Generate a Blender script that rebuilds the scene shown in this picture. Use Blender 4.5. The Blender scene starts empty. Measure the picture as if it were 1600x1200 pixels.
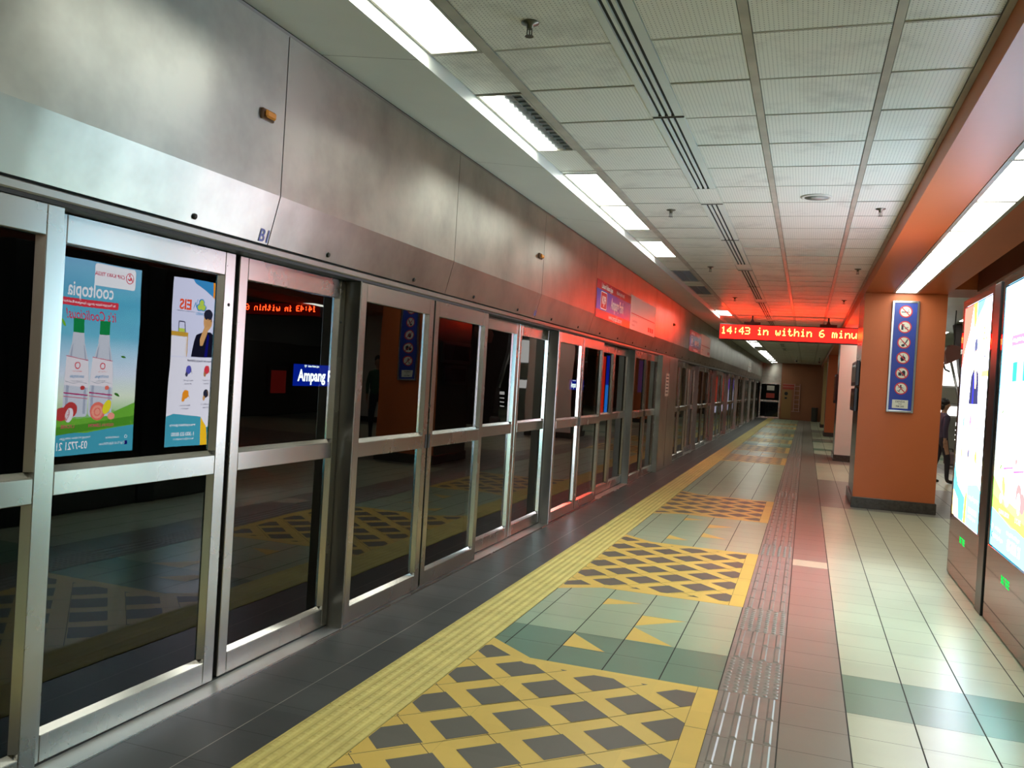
import bpy, math, random
from mathutils import Vector, Matrix
random.seed(7)
SC = bpy.context.scene
COL = SC.collection
R = math.radians

# ------------------------------------------------------------------ camera, world, exposure
CAM_H = 1.55
cam_data = bpy.data.cameras.new('camera')
cam = bpy.data.objects.new('camera', cam_data)
COL.objects.link(cam)
def cam_axes(yaw, pitch, roll):
    f0 = Vector((-math.sin(yaw), math.cos(yaw), 0)); r0 = Vector((math.cos(yaw), math.sin(yaw), 0)); u0 = Vector((0, 0, 1))
    f = f0 * math.cos(pitch) + u0 * math.sin(pitch); u = u0 * math.cos(pitch) - f0 * math.sin(pitch)
    r = r0 * math.cos(roll) + u * math.sin(roll); u2 = u * math.cos(roll) - r0 * math.sin(roll)
    return r, u2, f
_r, _u, _f = cam_axes(R(18.963), R(-0.583), R(3.450))
cam.matrix_world = Matrix(((_r.x, _u.x, -_f.x, 0), (_r.y, _u.y, -_f.y, 0), (_r.z, _u.z, -_f.z, CAM_H), (0, 0, 0, 1)))
cam_data.sensor_fit = 'HORIZONTAL'
cam_data.sensor_width = 36.0
cam_data.lens = 1339.3 / 1600 * 36.0
cam_data.clip_start = 0.05
cam_data.clip_end = 300
SC.camera = cam

world = bpy.data.worlds.new('station_ambient')
SC.world = world
world.use_nodes = True
world.node_tree.nodes['Background'].inputs[0].default_value = (0.9, 1.0, 0.95, 1)
world.node_tree.nodes['Background'].inputs[1].default_value = 0.02

SC.view_settings.view_transform = 'Standard'
SC.view_settings.look = 'None'
SC.view_settings.gamma = 1.0
SC.view_settings.use_curve_mapping = False
SC.view_settings.exposure = 0.10

TUBE = 10.0      # radiance of the fluorescent diffusers
SCREEN = 12.0     # radiance of the advertising screens
LEDP = 78.0      # radiance of one LED dot

# ------------------------------------------------------------------ materials
def srgb(r, g, b):
    def c(v):
        v /= 255.0
        return v / 12.92 if v <= 0.04045 else ((v + 0.055) / 1.055) ** 2.4
    return (c(r), c(g), c(b))

def new_mat(name):
    m = bpy.data.materials.new(name); m.use_nodes = True
    nt = m.node_tree
    return m, nt, nt.nodes['Principled BSDF']

def N(nt, t, **kw):
    n = nt.nodes.new(t)
    for k, v in kw.items():
        setattr(n, k, v)
    return n

def pmat(name, col, rough=0.5, metal=0.0, spec=0.5, var=0.0, scale=3.0, bump=0.0, bscale=30.0, stretch=None, bdist=0.02):
    """principled material; var mottles the colour, bump ripples the surface"""
    m, nt, p = new_mat(name)
    p.inputs['Base Color'].default_value = (*col, 1)
    p.inputs['Roughness'].default_value = rough
    p.inputs['Metallic'].default_value = metal
    p.inputs['Specular IOR Level'].default_value = spec
    tc = N(nt, 'ShaderNodeNewGeometry')
    src = tc.outputs['Position']
    if stretch:
        mp = N(nt, 'ShaderNodeMapping'); mp.inputs['Scale'].default_value = stretch
        nt.links.new(src, mp.inputs['Vector']); src = mp.outputs['Vector']
    if var:
        nz = N(nt, 'ShaderNodeTexNoise'); nz.inputs['Scale'].default_value = scale; nz.inputs['Detail'].default_value = 5
        nt.links.new(src, nz.inputs['Vector'])
        cr = N(nt, 'ShaderNodeValToRGB')
        cr.color_ramp.elements[0].position = 0.3; cr.color_ramp.elements[1].position = 0.7
        cr.color_ramp.elements[0].color = (*[c * (1 - var) for c in col], 1)
        cr.color_ramp.elements[1].color = (*[min(1, c * (1 + var * .6)) for c in col], 1)
        nt.links.new(nz.outputs['Fac'], cr.inputs['Fac']); nt.links.new(cr.outputs['Color'], p.inputs['Base Color'])
    if bump:
        nb = N(nt, 'ShaderNodeTexNoise'); nb.inputs['Scale'].default_value = bscale; nb.inputs['Detail'].default_value = 3
        nt.links.new(src, nb.inputs['Vector'])
        bp = N(nt, 'ShaderNodeBump'); bp.inputs['Strength'].default_value = bump; bp.inputs['Distance'].default_value = bdist
        nt.links.new(nb.outputs['Fac'], bp.inputs['Height']); nt.links.new(bp.outputs['Normal'], p.inputs['Normal'])
    return m

def emat(name, col, strength, light=True):
    m = bpy.data.materials.new(name); m.use_nodes = True
    nt = m.node_tree; nt.nodes.clear()
    e = N(nt, 'ShaderNodeEmission'); e.inputs[0].default_value = (*col, 1); e.inputs[1].default_value = strength
    o = N(nt, 'ShaderNodeOutputMaterial'); nt.links.new(e.outputs[0], o.inputs[0])
    if not light:
        m.cycles.emission_sampling = 'NONE'
    return m

def tile_mat(name, col, rough=0.22, var=0.10, dirt=0.12):
    """glazed floor tile: every 0.3 m cell its own slight shade, faint scuffs"""
    m, nt, p = new_mat(name)
    g = N(nt, 'ShaderNodeNewGeometry')
    mp = N(nt, 'ShaderNodeMapping'); mp.inputs['Location'].default_value = (0.1, 0.0667, 0); mp.inputs['Scale'].default_value = (3.268, 3.333, 0)
    fl = N(nt, 'ShaderNodeVectorMath', operation='FLOOR')
    wn = N(nt, 'ShaderNodeTexWhiteNoise', noise_dimensions='3D')
    nt.links.new(g.outputs['Position'], mp.inputs['Vector']); nt.links.new(mp.outputs['Vector'], fl.inputs[0]); nt.links.new(fl.outputs[0], wn.inputs['Vector'])
    nz = N(nt, 'ShaderNodeTexNoise'); nz.inputs['Scale'].default_value = 2.3; nz.inputs['Detail'].default_value = 6; nz.inputs['Roughness'].default_value = 0.65
    nt.links.new(g.outputs['Position'], nz.inputs['Vector'])
    a = N(nt, 'ShaderNodeMath', operation='MULTIPLY_ADD'); a.inputs[1].default_value = var; a.inputs[2].default_value = 1 - var / 2
    nt.links.new(wn.outputs['Value'], a.inputs[0])
    b = N(nt, 'ShaderNodeMath', operation='MULTIPLY_ADD'); b.inputs[1].default_value = dirt * 2; b.inputs[2].default_value = 1 - dirt
    nt.links.new(nz.outputs['Fac'], b.inputs[0])
    c = N(nt, 'ShaderNodeMath', operation='MULTIPLY'); nt.links.new(a.outputs[0], c.inputs[0]); nt.links.new(b.outputs[0], c.inputs[1])
    v = N(nt, 'ShaderNodeVectorMath', operation='SCALE'); v.inputs[0].default_value = col
    nt.links.new(c.outputs[0], v.inputs['Scale']); nt.links.new(v.outputs[0], p.inputs['Base Color'])
    rr = N(nt, 'ShaderNodeMath', operation='MULTIPLY_ADD'); rr.inputs[1].default_value = 0.03; rr.inputs[2].default_value = rough + .05
    nt.links.new(nz.outputs['Fac'], rr.inputs[0]); nt.links.new(rr.outputs[0], p.inputs['Roughness'])
    p.inputs['Specular IOR Level'].default_value = 0.45
    return m

def perforated(name, col, hole, pitch=0.02, rad=0.13):
    """painted metal ceiling tile with rows of small holes and a few stains"""
    m, nt, p = new_mat(name)
    g = N(nt, 'ShaderNodeNewGeometry')
    mp = N(nt, 'ShaderNodeMapping'); s = 1 / pitch; mp.inputs['Scale'].default_value = (s, s, 0)
    nt.links.new(g.outputs['Position'], mp.inputs['Vector'])
    fr = N(nt, 'ShaderNodeVectorMath', operation='FRACTION'); nt.links.new(mp.outputs['Vector'], fr.inputs[0])
    ds = N(nt, 'ShaderNodeVectorMath', operation='DISTANCE'); ds.inputs[1].default_value = (0.5, 0.5, 0); nt.links.new(fr.outputs[0], ds.inputs[0])
    lt = N(nt, 'ShaderNodeMath', operation='LESS_THAN'); lt.inputs[1].default_value = rad * 1.3; nt.links.new(ds.outputs['Value'], lt.inputs[0])
    nz = N(nt, 'ShaderNodeTexNoise'); nz.inputs['Scale'].default_value = 1.7; nz.inputs['Detail'].default_value = 8; nz.inputs['Roughness'].default_value = 0.7
    nt.links.new(g.outputs['Position'], nz.inputs['Vector'])
    cr = N(nt, 'ShaderNodeValToRGB'); cr.color_ramp.elements[0].position = 0.28; cr.color_ramp.elements[1].position = 0.48
    cr.color_ramp.elements[0].color = (*[c * 0.62 for c in col], 1); cr.color_ramp.elements[1].color = (*col, 1)
    nt.links.new(nz.outputs['Fac'], cr.inputs['Fac'])
    mx = N(nt, 'ShaderNodeMixRGB'); mx.inputs[2].default_value = (*hole, 1)
    nt.links.new(lt.outputs[0], mx.inputs[0]); nt.links.new(cr.outputs['Color'], mx.inputs[1]); nt.links.new(mx.outputs[0], p.inputs['Base Color'])
    p.inputs['Roughness'].default_value = 0.42
    return m

def glass_mat(name, tint=(0.42, 0.46, 0.44), boost=1.1):
    """tinted toughened pane: Fresnel mirror over tinted see-through"""
    m = bpy.data.materials.new(name); m.use_nodes = True
    nt = m.node_tree; nt.nodes.clear()
    o = N(nt, 'ShaderNodeOutputMaterial'); mx = N(nt, 'ShaderNodeMixShader')
    tr = N(nt, 'ShaderNodeBsdfTransparent'); tr.inputs[0].default_value = (*tint, 1)
    gl = N(nt, 'ShaderNodeBsdfGlossy'); gl.inputs['Roughness'].default_value = 0.0
    g = N(nt, 'ShaderNodeNewGeometry')
    nz = N(nt, 'ShaderNodeTexNoise'); nz.inputs['Scale'].default_value = 2.2; nz.inputs['Detail'].default_value = 1
    nt.links.new(g.outputs['Position'], nz.inputs['Vector'])
    bp = N(nt, 'ShaderNodeBump'); bp.inputs['Strength'].default_value = 0.12; bp.inputs['Distance'].default_value = 0.006
    nt.links.new(nz.outputs['Fac'], bp.inputs['Height']); nt.links.new(bp.outputs['Normal'], gl.inputs['Normal'])
    fr = N(nt, 'ShaderNodeFresnel'); fr.inputs[0].default_value = 1.5
    ml = N(nt, 'ShaderNodeMath', operation='MULTIPLY'); ml.inputs[1].default_value = boost; ml.use_clamp = True
    inv = N(nt, 'ShaderNodeMath', operation='SUBTRACT'); inv.inputs[0].default_value = 1.0
    nt.links.new(g.outputs['Backfacing'], inv.inputs[1])
    m2 = N(nt, 'ShaderNodeMath', operation='MULTIPLY')
    nt.links.new(fr.outputs[0], ml.inputs[0]); nt.links.new(ml.outputs[0], m2.inputs[0]); nt.links.new(inv.outputs[0], m2.inputs[1])
    nt.links.new(m2.outputs[0], mx.inputs[0]); nt.links.new(tr.outputs[0], mx.inputs[1]); nt.links.new(gl.outputs[0], mx.inputs[2])
    nt.links.new(mx.outputs[0], o.inputs[0])
    return m

def brushed(name, col, rough=0.3, ripple=0.35, streak=(1, 1.1, 0.25), smudge=0.18, grain=(6, 6, 900), aniso=0.75):
    """stainless sheet: fine horizontal brushing, slight oil-canning, greasy smudges"""
    m, nt, p = new_mat(name)
    p.inputs['Metallic'].default_value = 1.0
    p.inputs['Anisotropic'].default_value = aniso
    tg = N(nt, 'ShaderNodeCombineXYZ'); tg.inputs[0].default_value = 0.3; tg.inputs[2].default_value = 1.0; nt.links.new(tg.outputs[0], p.inputs['Tangent'])
    g = N(nt, 'ShaderNodeNewGeometry')
    mp = N(nt, 'ShaderNodeMapping'); mp.inputs['Scale'].default_value = streak
    nt.links.new(g.outputs['Position'], mp.inputs['Vector'])
    nz = N(nt, 'ShaderNodeTexNoise'); nz.inputs['Scale'].default_value = 2.6; nz.inputs['Detail'].default_value = 0.6
    nt.links.new(mp.outputs['Vector'], nz.inputs['Vector'])
    mg = N(nt, 'ShaderNodeMapping'); mg.inputs['Scale'].default_value = grain
    nt.links.new(g.outputs['Position'], mg.inputs['Vector'])
    ng = N(nt, 'ShaderNodeTexNoise'); ng.inputs['Scale'].default_value = 1.0; ng.inputs['Detail'].default_value = 2
    nt.links.new(mg.outputs['Vector'], ng.inputs['Vector'])
    b1 = N(nt, 'ShaderNodeBump'); b1.inputs['Strength'].default_value = ripple; b1.inputs['Distance'].default_value = 0.03
    nt.links.new(nz.outputs['Fac'], b1.inputs['Height'])
    if ripple > 0: nt.links.new(b1.outputs['Normal'], p.inputs['Normal'])
    sm = N(nt, 'ShaderNodeTexNoise'); sm.inputs['Scale'].default_value = 1.6; sm.inputs['Detail'].default_value = 5; sm.inputs['Roughness'].default_value = 0.6
    nt.links.new(g.outputs['Position'], sm.inputs['Vector'])
    cr = N(nt, 'ShaderNodeValToRGB'); cr.color_ramp.elements[0].position = 0.25; cr.color_ramp.elements[1].position = 0.6
    cr.color_ramp.elements[0].color = (*[c * (1 - smudge) for c in col], 1); cr.color_ramp.elements[1].color = (*col, 1)
    nt.links.new(sm.outputs['Fac'], cr.inputs['Fac']); nt.links.new(cr.outputs['Color'], p.inputs['Base Color'])
    rr = N(nt, 'ShaderNodeMath', operation='MULTIPLY_ADD'); rr.inputs[1].default_value = 0.06; rr.inputs[2].default_value = rough - 0.03
    nt.links.new(sm.outputs['Fac'], rr.inputs[0]); nt.links.new(rr.outputs[0], p.inputs['Roughness'])
    return m

M = {}
M['header'] = brushed('brushed_steel_header', (0.42, 0.41, 0.365), 0.34, 0.13, (1, 1.5, 0.30), 0.42)
M['steel'] = brushed('brushed_steel_frame', (0.37, 0.36, 0.33), 0.27, 0.0, (1, 1, 1), 0.12)
M['bead'] = brushed('polished_bead', (0.62, 0.60, 0.56), 0.22, 0.0, (1, 1, 1), 0.05)
M['steel_dark'] = brushed('dull_steel', (0.30, 0.29, 0.27), 0.38, 0.05, (1, 1, 1), 0.15)
M['sill'] = brushed('sill_plate', (0.62, 0.62, 0.58), 0.42, 0.05, (1, 1, 1), 0.25)
M['rubber'] = pmat('black_rubber', (0.012, 0.012, 0.012), 0.6)
M['bolt'] = pmat('dark_bolt', (0.03, 0.028, 0.025), 0.4, 0.6)
M['glass'] = glass_mat('tinted_door_glass')
M['grout'] = pmat('dark_grout', (0.045, 0.045, 0.038), 0.8)
M['cream'] = tile_mat('cream_tile', (0.50, 0.53, 0.385))
M['green'] = tile_mat('pale_green_tile', (0.365, 0.475, 0.315))
M['teal'] = tile_mat('grey_green_tile', (0.155, 0.265, 0.185))
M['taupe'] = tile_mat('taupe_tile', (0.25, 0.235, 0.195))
M['slate'] = tile_mat('slate_tile', (0.070, 0.074, 0.071), 0.33, 0.35, 0.25)
M['yellow'] = tile_mat('yellow_tile', (0.78, 0.54, 0.125), 0.3, 0.08)
M['diamond'] = tile_mat('dark_diamond_tile', (0.135, 0.126, 0.102), 0.35, 0.12)
M['tac_y'] = pmat('yellow_tactile', (0.70, 0.58, 0.18), 0.55, var=0.12, scale=6)
M['tac_g'] = pmat('taupe_tactile', (0.27, 0.25, 0.215), 0.32, var=0.15, scale=6)
M['ceil'] = perforated('perforated_ceiling_tile', (0.72, 0.71, 0.64), (0.26, 0.255, 0.225))
M['runner'] = pmat('ceiling_runner', (0.40, 0.38, 0.32), 0.32, var=0.25, scale=5)
M['gap'] = pmat('dirty_joint', (0.09, 0.08, 0.065), 0.8)
M['soffit'] = pmat('white_soffit', (0.60, 0.62, 0.57), 0.45, var=0.05, scale=2)
M['slot'] = pmat('slot_black', (0.006, 0.006, 0.006), 0.7)
M['orange'] = pmat('orange_paint', (0.55, 0.13, 0.034), 0.42, var=0.06, scale=1.2, bump=0.04, bscale=8)
M['endwall'] = pmat('dull_orange_wall', (0.42, 0.16, 0.07), 0.5, var=0.1, scale=1)
M['brown'] = pmat('brown_gloss_cladding', (0.10, 0.075, 0.055), 0.22, var=0.15, scale=1)
M['plinth'] = pmat('dark_granite_plinth', (0.055, 0.045, 0.038), 0.25, var=0.3, scale=25)
M['white'] = pmat('white_board', (0.62, 0.62, 0.56), 0.4)
M['bulk'] = pmat('dark_bulkhead', (0.045, 0.022, 0.02), 0.5, var=0.2)
M['rail'] = brushed('handrail_steel', (0.5, 0.5, 0.5), 0.3, 0.0, (1, 1, 1), 0.1)
M['kiosk'] = pmat('gloss_dark_glass_panel', (0.030, 0.024, 0.020), 0.05, spec=0.9)
M['black'] = pmat('black_powder_coat', (0.010, 0.009, 0.010), 0.3)
M['sprk'] = pmat('sprinkler_metal', (0.12, 0.11, 0.09), 0.35, 0.8)
M['amber'] = pmat('amber_lens', (0.55, 0.20, 0.03), 0.15)
M['tube'] = emat('fluorescent_diffuser', (0.97, 1.0, 0.89), TUBE)
M['louver'] = pmat('grey_louver', (0.25, 0.27, 0.28), 0.3, 0.5)
M['led_dot'] = emat('led_dot', (1.0, 0.042, 0.007), LEDP)
M['led_face'] = emat('led_face_glow', (1.0, 0.012, 0.008), 3.6)
M['led_face_dim'] = emat('led_face_dim', (1.0, 0.012, 0.008), 0.35)
M['led_case'] = pmat('led_case', (0.05, 0.02, 0.02), 0.4)
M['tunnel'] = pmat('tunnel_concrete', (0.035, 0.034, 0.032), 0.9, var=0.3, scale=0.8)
M['grey_wall'] = pmat('grey_wall', (0.35, 0.34, 0.31), 0.6, var=0.1)
M['notice'] = pmat('notice_paper', (0.65, 0.60, 0.52), 0.6)
M['red_paint'] = pmat('red_paint', (0.45, 0.05, 0.03), 0.5)
M['pink_frame'] = pmat('pale_frame', (0.60, 0.32, 0.26), 0.45)

# ------------------------------------------------------------------ mesh helpers
class MB:
    def __init__(s): s.v = []; s.f = []; s.m = []; s.ms = []; s.sm = []
    def mi(s, mat):
        if isinstance(mat, str): mat = M[mat]
        if mat not in s.ms: s.ms.append(mat)
        return s.ms.index(mat)
    def face(s, pts, mat, smooth=False):
        b = len(s.v); s.v += [tuple(p) for p in pts]; s.f.append(tuple(range(b, b + len(pts)))); s.m.append(s.mi(mat)); s.sm.append(smooth); return s
    def box(s, x0, x1, y0, y1, z0, z1, mat, bev=0.0):
        if x0 > x1: x0, x1 = x1, x0
        if y0 > y1: y0, y1 = y1, y0
        if z0 > z1: z0, z1 = z1, z0
        k = s.mi(mat)
        if bev <= 0:
            b = len(s.v)
            s.v += [(x, y, z) for z in (z0, z1) for y in (y0, y1) for x in (x0, x1)]
            for q in ((0, 2, 3, 1), (4, 5, 7, 6), (0, 1, 5, 4), (2, 6, 7, 3), (0, 4, 6, 2), (1, 3, 7, 5)):
                s.f.append(tuple(b + i for i in q)); s.m.append(k); s.sm.append(False)
        else:
            c = min(bev, (x1 - x0) / 2.01, (y1 - y0) / 2.01, (z1 - z0) / 2.01)
            import itertools
            idx = {}
            for sx, sy, sz in itertools.product((0, 1), repeat=3):
                X = x1 if sx else x0; Y = y1 if sy else y0; Z = z1 if sz else z0
                dx = -c if sx else c; dy = -c if sy else c; dz = -c if sz else c
                for ax, p in (('x', (X, Y + dy, Z + dz)), ('y', (X + dx, Y, Z + dz)), ('z', (X + dx, Y + dy, Z))):
                    idx[(sx, sy, sz, ax)] = len(s.v); s.v.append(p)
            def add(ids, out):
                P = [Vector(s.v[i]) for i in ids]; n = (P[1] - P[0]).cross(P[2] - P[0])
                if n.dot(out) < 0: ids = ids[::-1]
                s.f.append(tuple(ids)); s.m.append(k); s.sm.append(False)
            I = idx
            for a in (0, 1):
                o = 2 * a - 1
                add([I[(a, 0, 0, 'x')], I[(a, 1, 0, 'x')], I[(a, 1, 1, 'x')], I[(a, 0, 1, 'x')]], Vector((o, 0, 0)))
                add([I[(0, a, 0, 'y')], I[(1, a, 0, 'y')], I[(1, a, 1, 'y')], I[(0, a, 1, 'y')]], Vector((0, o, 0)))
                add([I[(0, 0, a, 'z')], I[(1, 0, a, 'z')], I[(1, 1, a, 'z')], I[(0, 1, a, 'z')]], Vector((0, 0, o)))
                for b_ in (0, 1):
                    p = 2 * b_ - 1
                    add([I[(a, b_, 0, 'x')], I[(a, b_, 1, 'x')], I[(a, b_, 1, 'y')], I[(a, b_, 0, 'y')]], Vector((o, p, 0)))
                    add([I[(a, 0, b_, 'x')], I[(a, 1, b_, 'x')], I[(a, 1, b_, 'z')], I[(a, 0, b_, 'z')]], Vector((o, 0, p)))
                    add([I[(0, a, b_, 'y')], I[(1, a, b_, 'y')], I[(1, a, b_, 'z')], I[(0, a, b_, 'z')]], Vector((0, o, p)))
                    for c_ in (0, 1):
                        add([I[(a, b_, c_, 'x')], I[(a, b_, c_, 'y')], I[(a, b_, c_, 'z')]], Vector((o, p, 2 * c_ - 1)))
        return s
    def lathe(s, prof, c, axis, mat, n=16, smooth=True):
        """prof: list of (radius, height) swept about an axis through c"""
        k = s.mi(mat); ax = Vector(axis).normalized()
        u = ax.orthogonal().normalized(); w = ax.cross(u); c = Vector(c); b = len(s.v)
        for r, h in prof:
            for i in range(n):
                a = 2 * math.pi * i / n
                s.v.append(tuple(c + ax * h + (u * math.cos(a) + w * math.sin(a)) * r))
        for j in range(len(prof) - 1):
            for i in range(n):
                i2 = (i + 1) % n
                s.f.append((b + j * n + i, b + j * n + i2, b + (j + 1) * n + i2, b + (j + 1) * n + i)); s.m.append(k); s.sm.append(smooth)
        for j, rev in ((0, True), (len(prof) - 1, False)):
            if prof[j][0] > 1e-5:
                ids = [b + j * n + i for i in range(n)]
                s.f.append(tuple(ids[::-1] if rev else ids)); s.m.append(k); s.sm.append(False)
        return s
    def tube(s, pts, r, mat, n=8):
        for a, b in zip(pts[:-1], pts[1:]):
            a = Vector(a); b = Vector(b); d = b - a
            s.lathe([(r, 0), (r, d.length)], a, d, mat, n)
        return s
    def prism(s, poly, a, b, axis, mat):
        """poly: 2-D outline (counter-clockwise seen from +axis) extruded from a to b along the axis"""
        def P(p, t): return {'x': (t, p[0], p[1]), 'y': (p[0], t, p[1]), 'z': (p[0], p[1], t)}[axis]
        n = len(poly)
        lo = [P(p, a) for p in poly]; hi = [P(p, b) for p in poly]
        c = sum((Vector(q) for q in lo + hi), Vector()) / (2 * n)
        def add(pts):
            V = [Vector(q) for q in pts]; nn = Vector()
            for i in range(1, len(V) - 1): nn += (V[i] - V[0]).cross(V[i + 1] - V[0])
            if nn.dot(sum(V, Vector()) / len(V) - c) < 0: pts = pts[::-1]
            s.face(pts, mat)
        add(lo); add(hi)
        for i in range(n): add([lo[i], lo[(i + 1) % n], hi[(i + 1) % n], hi[i]])
        return s
    def build(s, name, parent=None, loc=None):
        me = bpy.data.meshes.new(name)
        off = Vector(loc) if loc is not None else (parent.matrix_basis.translation if parent is not None and parent.type == 'EMPTY' else Vector((0, 0, 0)))
        vs = [(x - off.x, y - off.y, z - off.z) for x, y, z in s.v]
        me.from_pydata(vs, [], s.f)
        for m in s.ms: me.materials.append(m)
        me.polygons.foreach_set('material_index', s.m)
        me.polygons.foreach_set('use_smooth', s.sm)
        me.update()
        o = bpy.data.objects.new(name, me); COL.objects.link(o)
        if parent is not None: o.parent = parent
        elif loc is not None: o.location = loc
        return o

def tag(o, label=None, cat=None, group=None, kind=None):
    if label: o['label'] = label
    if cat: o['category'] = cat
    if group: o['group'] = group
    if kind: o['kind'] = kind
    return o
def thing(name, loc, label, cat, group=None, kind=None):
    o = bpy.data.objects.new(name, None); COL.objects.link(o); o.location = loc; o.empty_display_size = 0.1
    return tag(o, label, cat, group, kind)
def dup(o, loc, label=None, rot=None, group=None):
    def cp(a, par):
        c = a.copy(); COL.objects.link(c)
        if par is not None: c.parent = par
        for ch in [x for x in a.children]: cp(ch, c)
        return c
    r = cp(o, None); r.location = loc
    if label: r['label'] = label
    if group: r['group'] = group
    if rot is not None: r.rotation_euler = rot
    return r
def struct(o): o['kind'] = 'structure'; return o
ORD = ['first','second','third','fourth','fifth','sixth','seventh','eighth','ninth','tenth','eleventh','twelfth','thirteenth','fourteenth','fifteenth','sixteenth','seventeenth','eighteenth','nineteenth','twentieth',
       'twenty-first','twenty-second','twenty-third','twenty-fourth','twenty-fifth','twenty-sixth','twenty-seventh','twenty-eighth','twenty-ninth','thirtieth']

_tc = {}
def text_polys(s, size, bold=0.0, align='CENTER'):
    key = (s, bold, align)
    if key not in _tc:
        c = bpy.data.curves.new('t', 'FONT'); c.body = s; c.size = 1.0; c.offset = bold; c.align_x = align; c.align_y = 'CENTER'; c.resolution_u = 3
        o = bpy.data.objects.new('t', c); COL.objects.link(o)
        dg = bpy.context.evaluated_depsgraph_get(); me = bpy.data.meshes.new_from_object(o.evaluated_get(dg))
        _tc[key] = [[(me.vertices[i].co.x, me.vertices[i].co.y) for i in p.vertices] for p in me.polygons]
        bpy.data.objects.remove(o); bpy.data.curves.remove(c); bpy.data.meshes.remove(me)
    return [[(x * size, y * size) for x, y in p] for p in _tc[key]]

class Art:
    """flat artwork: layered coloured shapes in (u, v), later set on a surface"""
    def __init__(s): s.p = []; s.z = 0.0
    def up(s, d=0.0006): s.z += d; return s
    def poly(s, pts, m): s.p.append((pts, s.z, m)); return s
    def rect(s, u0, v0, u1, v1, m): return s.poly([(u0, v0), (u1, v0), (u1, v1), (u0, v1)], m)
    def ell(s, u, v, a, b, m, n=24, rot=0.0):
        return s.poly([(u + a * math.cos(t) * math.cos(rot) - b * math.sin(t) * math.sin(rot), v + a * math.cos(t) * math.sin(rot) + b * math.sin(t) * math.cos(rot)) for t in [2 * math.pi * i / n for i in range(n)]], m)
    def ring(s, u, v, r1, r0, m, n=28):
        for i in range(n):
            a = 2 * math.pi * i / n; b = 2 * math.pi * (i + 1) / n
            s.poly([(u + r0 * math.cos(a), v + r0 * math.sin(a)), (u + r1 * math.cos(a), v + r1 * math.sin(a)), (u + r1 * math.cos(b), v + r1 * math.sin(b)), (u + r0 * math.cos(b), v + r0 * math.sin(b))], m)
        return s
    def line(s, pts, w, m):
        for (a, b), (c, d) in zip(pts[:-1], pts[1:]):
            l = math.hypot(c - a, d - b) or 1; nx, ny = -(d - b) / l * w / 2, (c - a) / l * w / 2
            s.poly([(a - nx, b - ny), (c - nx, d - ny), (c + nx, d + ny), (a + nx, b + ny)], m)
        return s
    def rrect(s, u0, v0, u1, v1, r, m):
        pts = []
        for cx, cy, a0 in ((u1 - r, v1 - r, 0), (u0 + r, v1 - r, 90), (u0 + r, v0 + r, 180), (u1 - r, v0 + r, 270)):
            for k in range(5): a = R(a0 + 22.5 * k); pts.append((cx + r * math.cos(a), cy + r * math.sin(a)))
        return s.poly(pts, m)
    def text(s, t, u, v, size, m, bold=0.0, align='CENTER', sx=1.0, shear=0.0):
        for p in text_polys(t, size, bold, align): s.poly([(u + x * sx + y * shear, v + y) for x, y in p], m)
        return s
    def onto(s, mb, O, U, V):
        O = Vector(O); U = Vector(U); V = Vector(V); Nn = U.cross(V)
        for pts, z, m in s.p:
            a = sum(pts[i][0] * pts[(i + 1) % len(pts)][1] - pts[(i + 1) % len(pts)][0] * pts[i][1] for i in range(len(pts)))
            if a < 0: pts = pts[::-1]
            mb.face([O + U * x + V * y + Nn * z for x, y in pts], m)
        return mb

def clip(poly, a, b, c):
    """keep the part of a convex polygon where a*x + b*y <= c"""
    out = []
    for i in range(len(poly)):
        p, q = poly[i], poly[(i + 1) % len(poly)]
        dp = a * p[0] + b * p[1] - c; dq = a * q[0] + b * q[1] - c
        if dp <= 0: out.append(p)
        if (dp < 0 < dq) or (dq < 0 < dp):
            t = dp / (dp - dq); out.append((p[0] + t * (q[0] - p[0]), p[1] + t * (q[1] - p[1])))
    return out

# ================================================================== SETTING
YB, YE = -7.0, 50.6         # extent of the platform behind the camera / end wall
XL, XR = -2.485, 9.6
# ------------------------------------------------------------------ floor
XJ0, PX, YJ0, PY = -0.03, 0.306, 4.52, 0.30
PANELS = [(2.42, 4.52), (6.32, 8.42), (10.48, 12.55), (18.95, 20.95), (22.65, 25.0), (26.85, 28.95), (31.1, 33.2), (37.6, 39.7), (41.9, 44.0)]
def in_panel(y0, y1):
    return any(y1 > a + 0.02 and y0 < b - 0.02 for a, b in PANELS)
fl = MB()
fl.box(XL - 0.2, XR, YB, YE, -0.25, -0.004, 'grout')
def tile(x0, x1, y0, y1, mat, gx=0.0028, gy=0.0014, z=0.0):
    fl.face([(x0 + gx, y0 + gy, z), (x1 - gx, y0 + gy, z), (x1 - gx, y1 - gy, z), (x0 + gx, y1 - gy, z)], mat)
rows = []
k = math.floor((YB - YJ0) / PY) + 1
while YJ0 + (k + 1) * PY < YE - 0.02: rows.append((YJ0 + k * PY, YJ0 + (k + 1) * PY)); k += 1
xr = [XJ0 + PX * i for i in range(0, 32) if XJ0 + PX * i < XR - PX]
TEAL = [(4.52, 5.12), (-3.6, -3.0), (28.95, 29.6), (24.9, 25.6)]
def isin(y, L): return any(a - 0.01 <= y < b - 0.01 for a, b in L)
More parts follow.
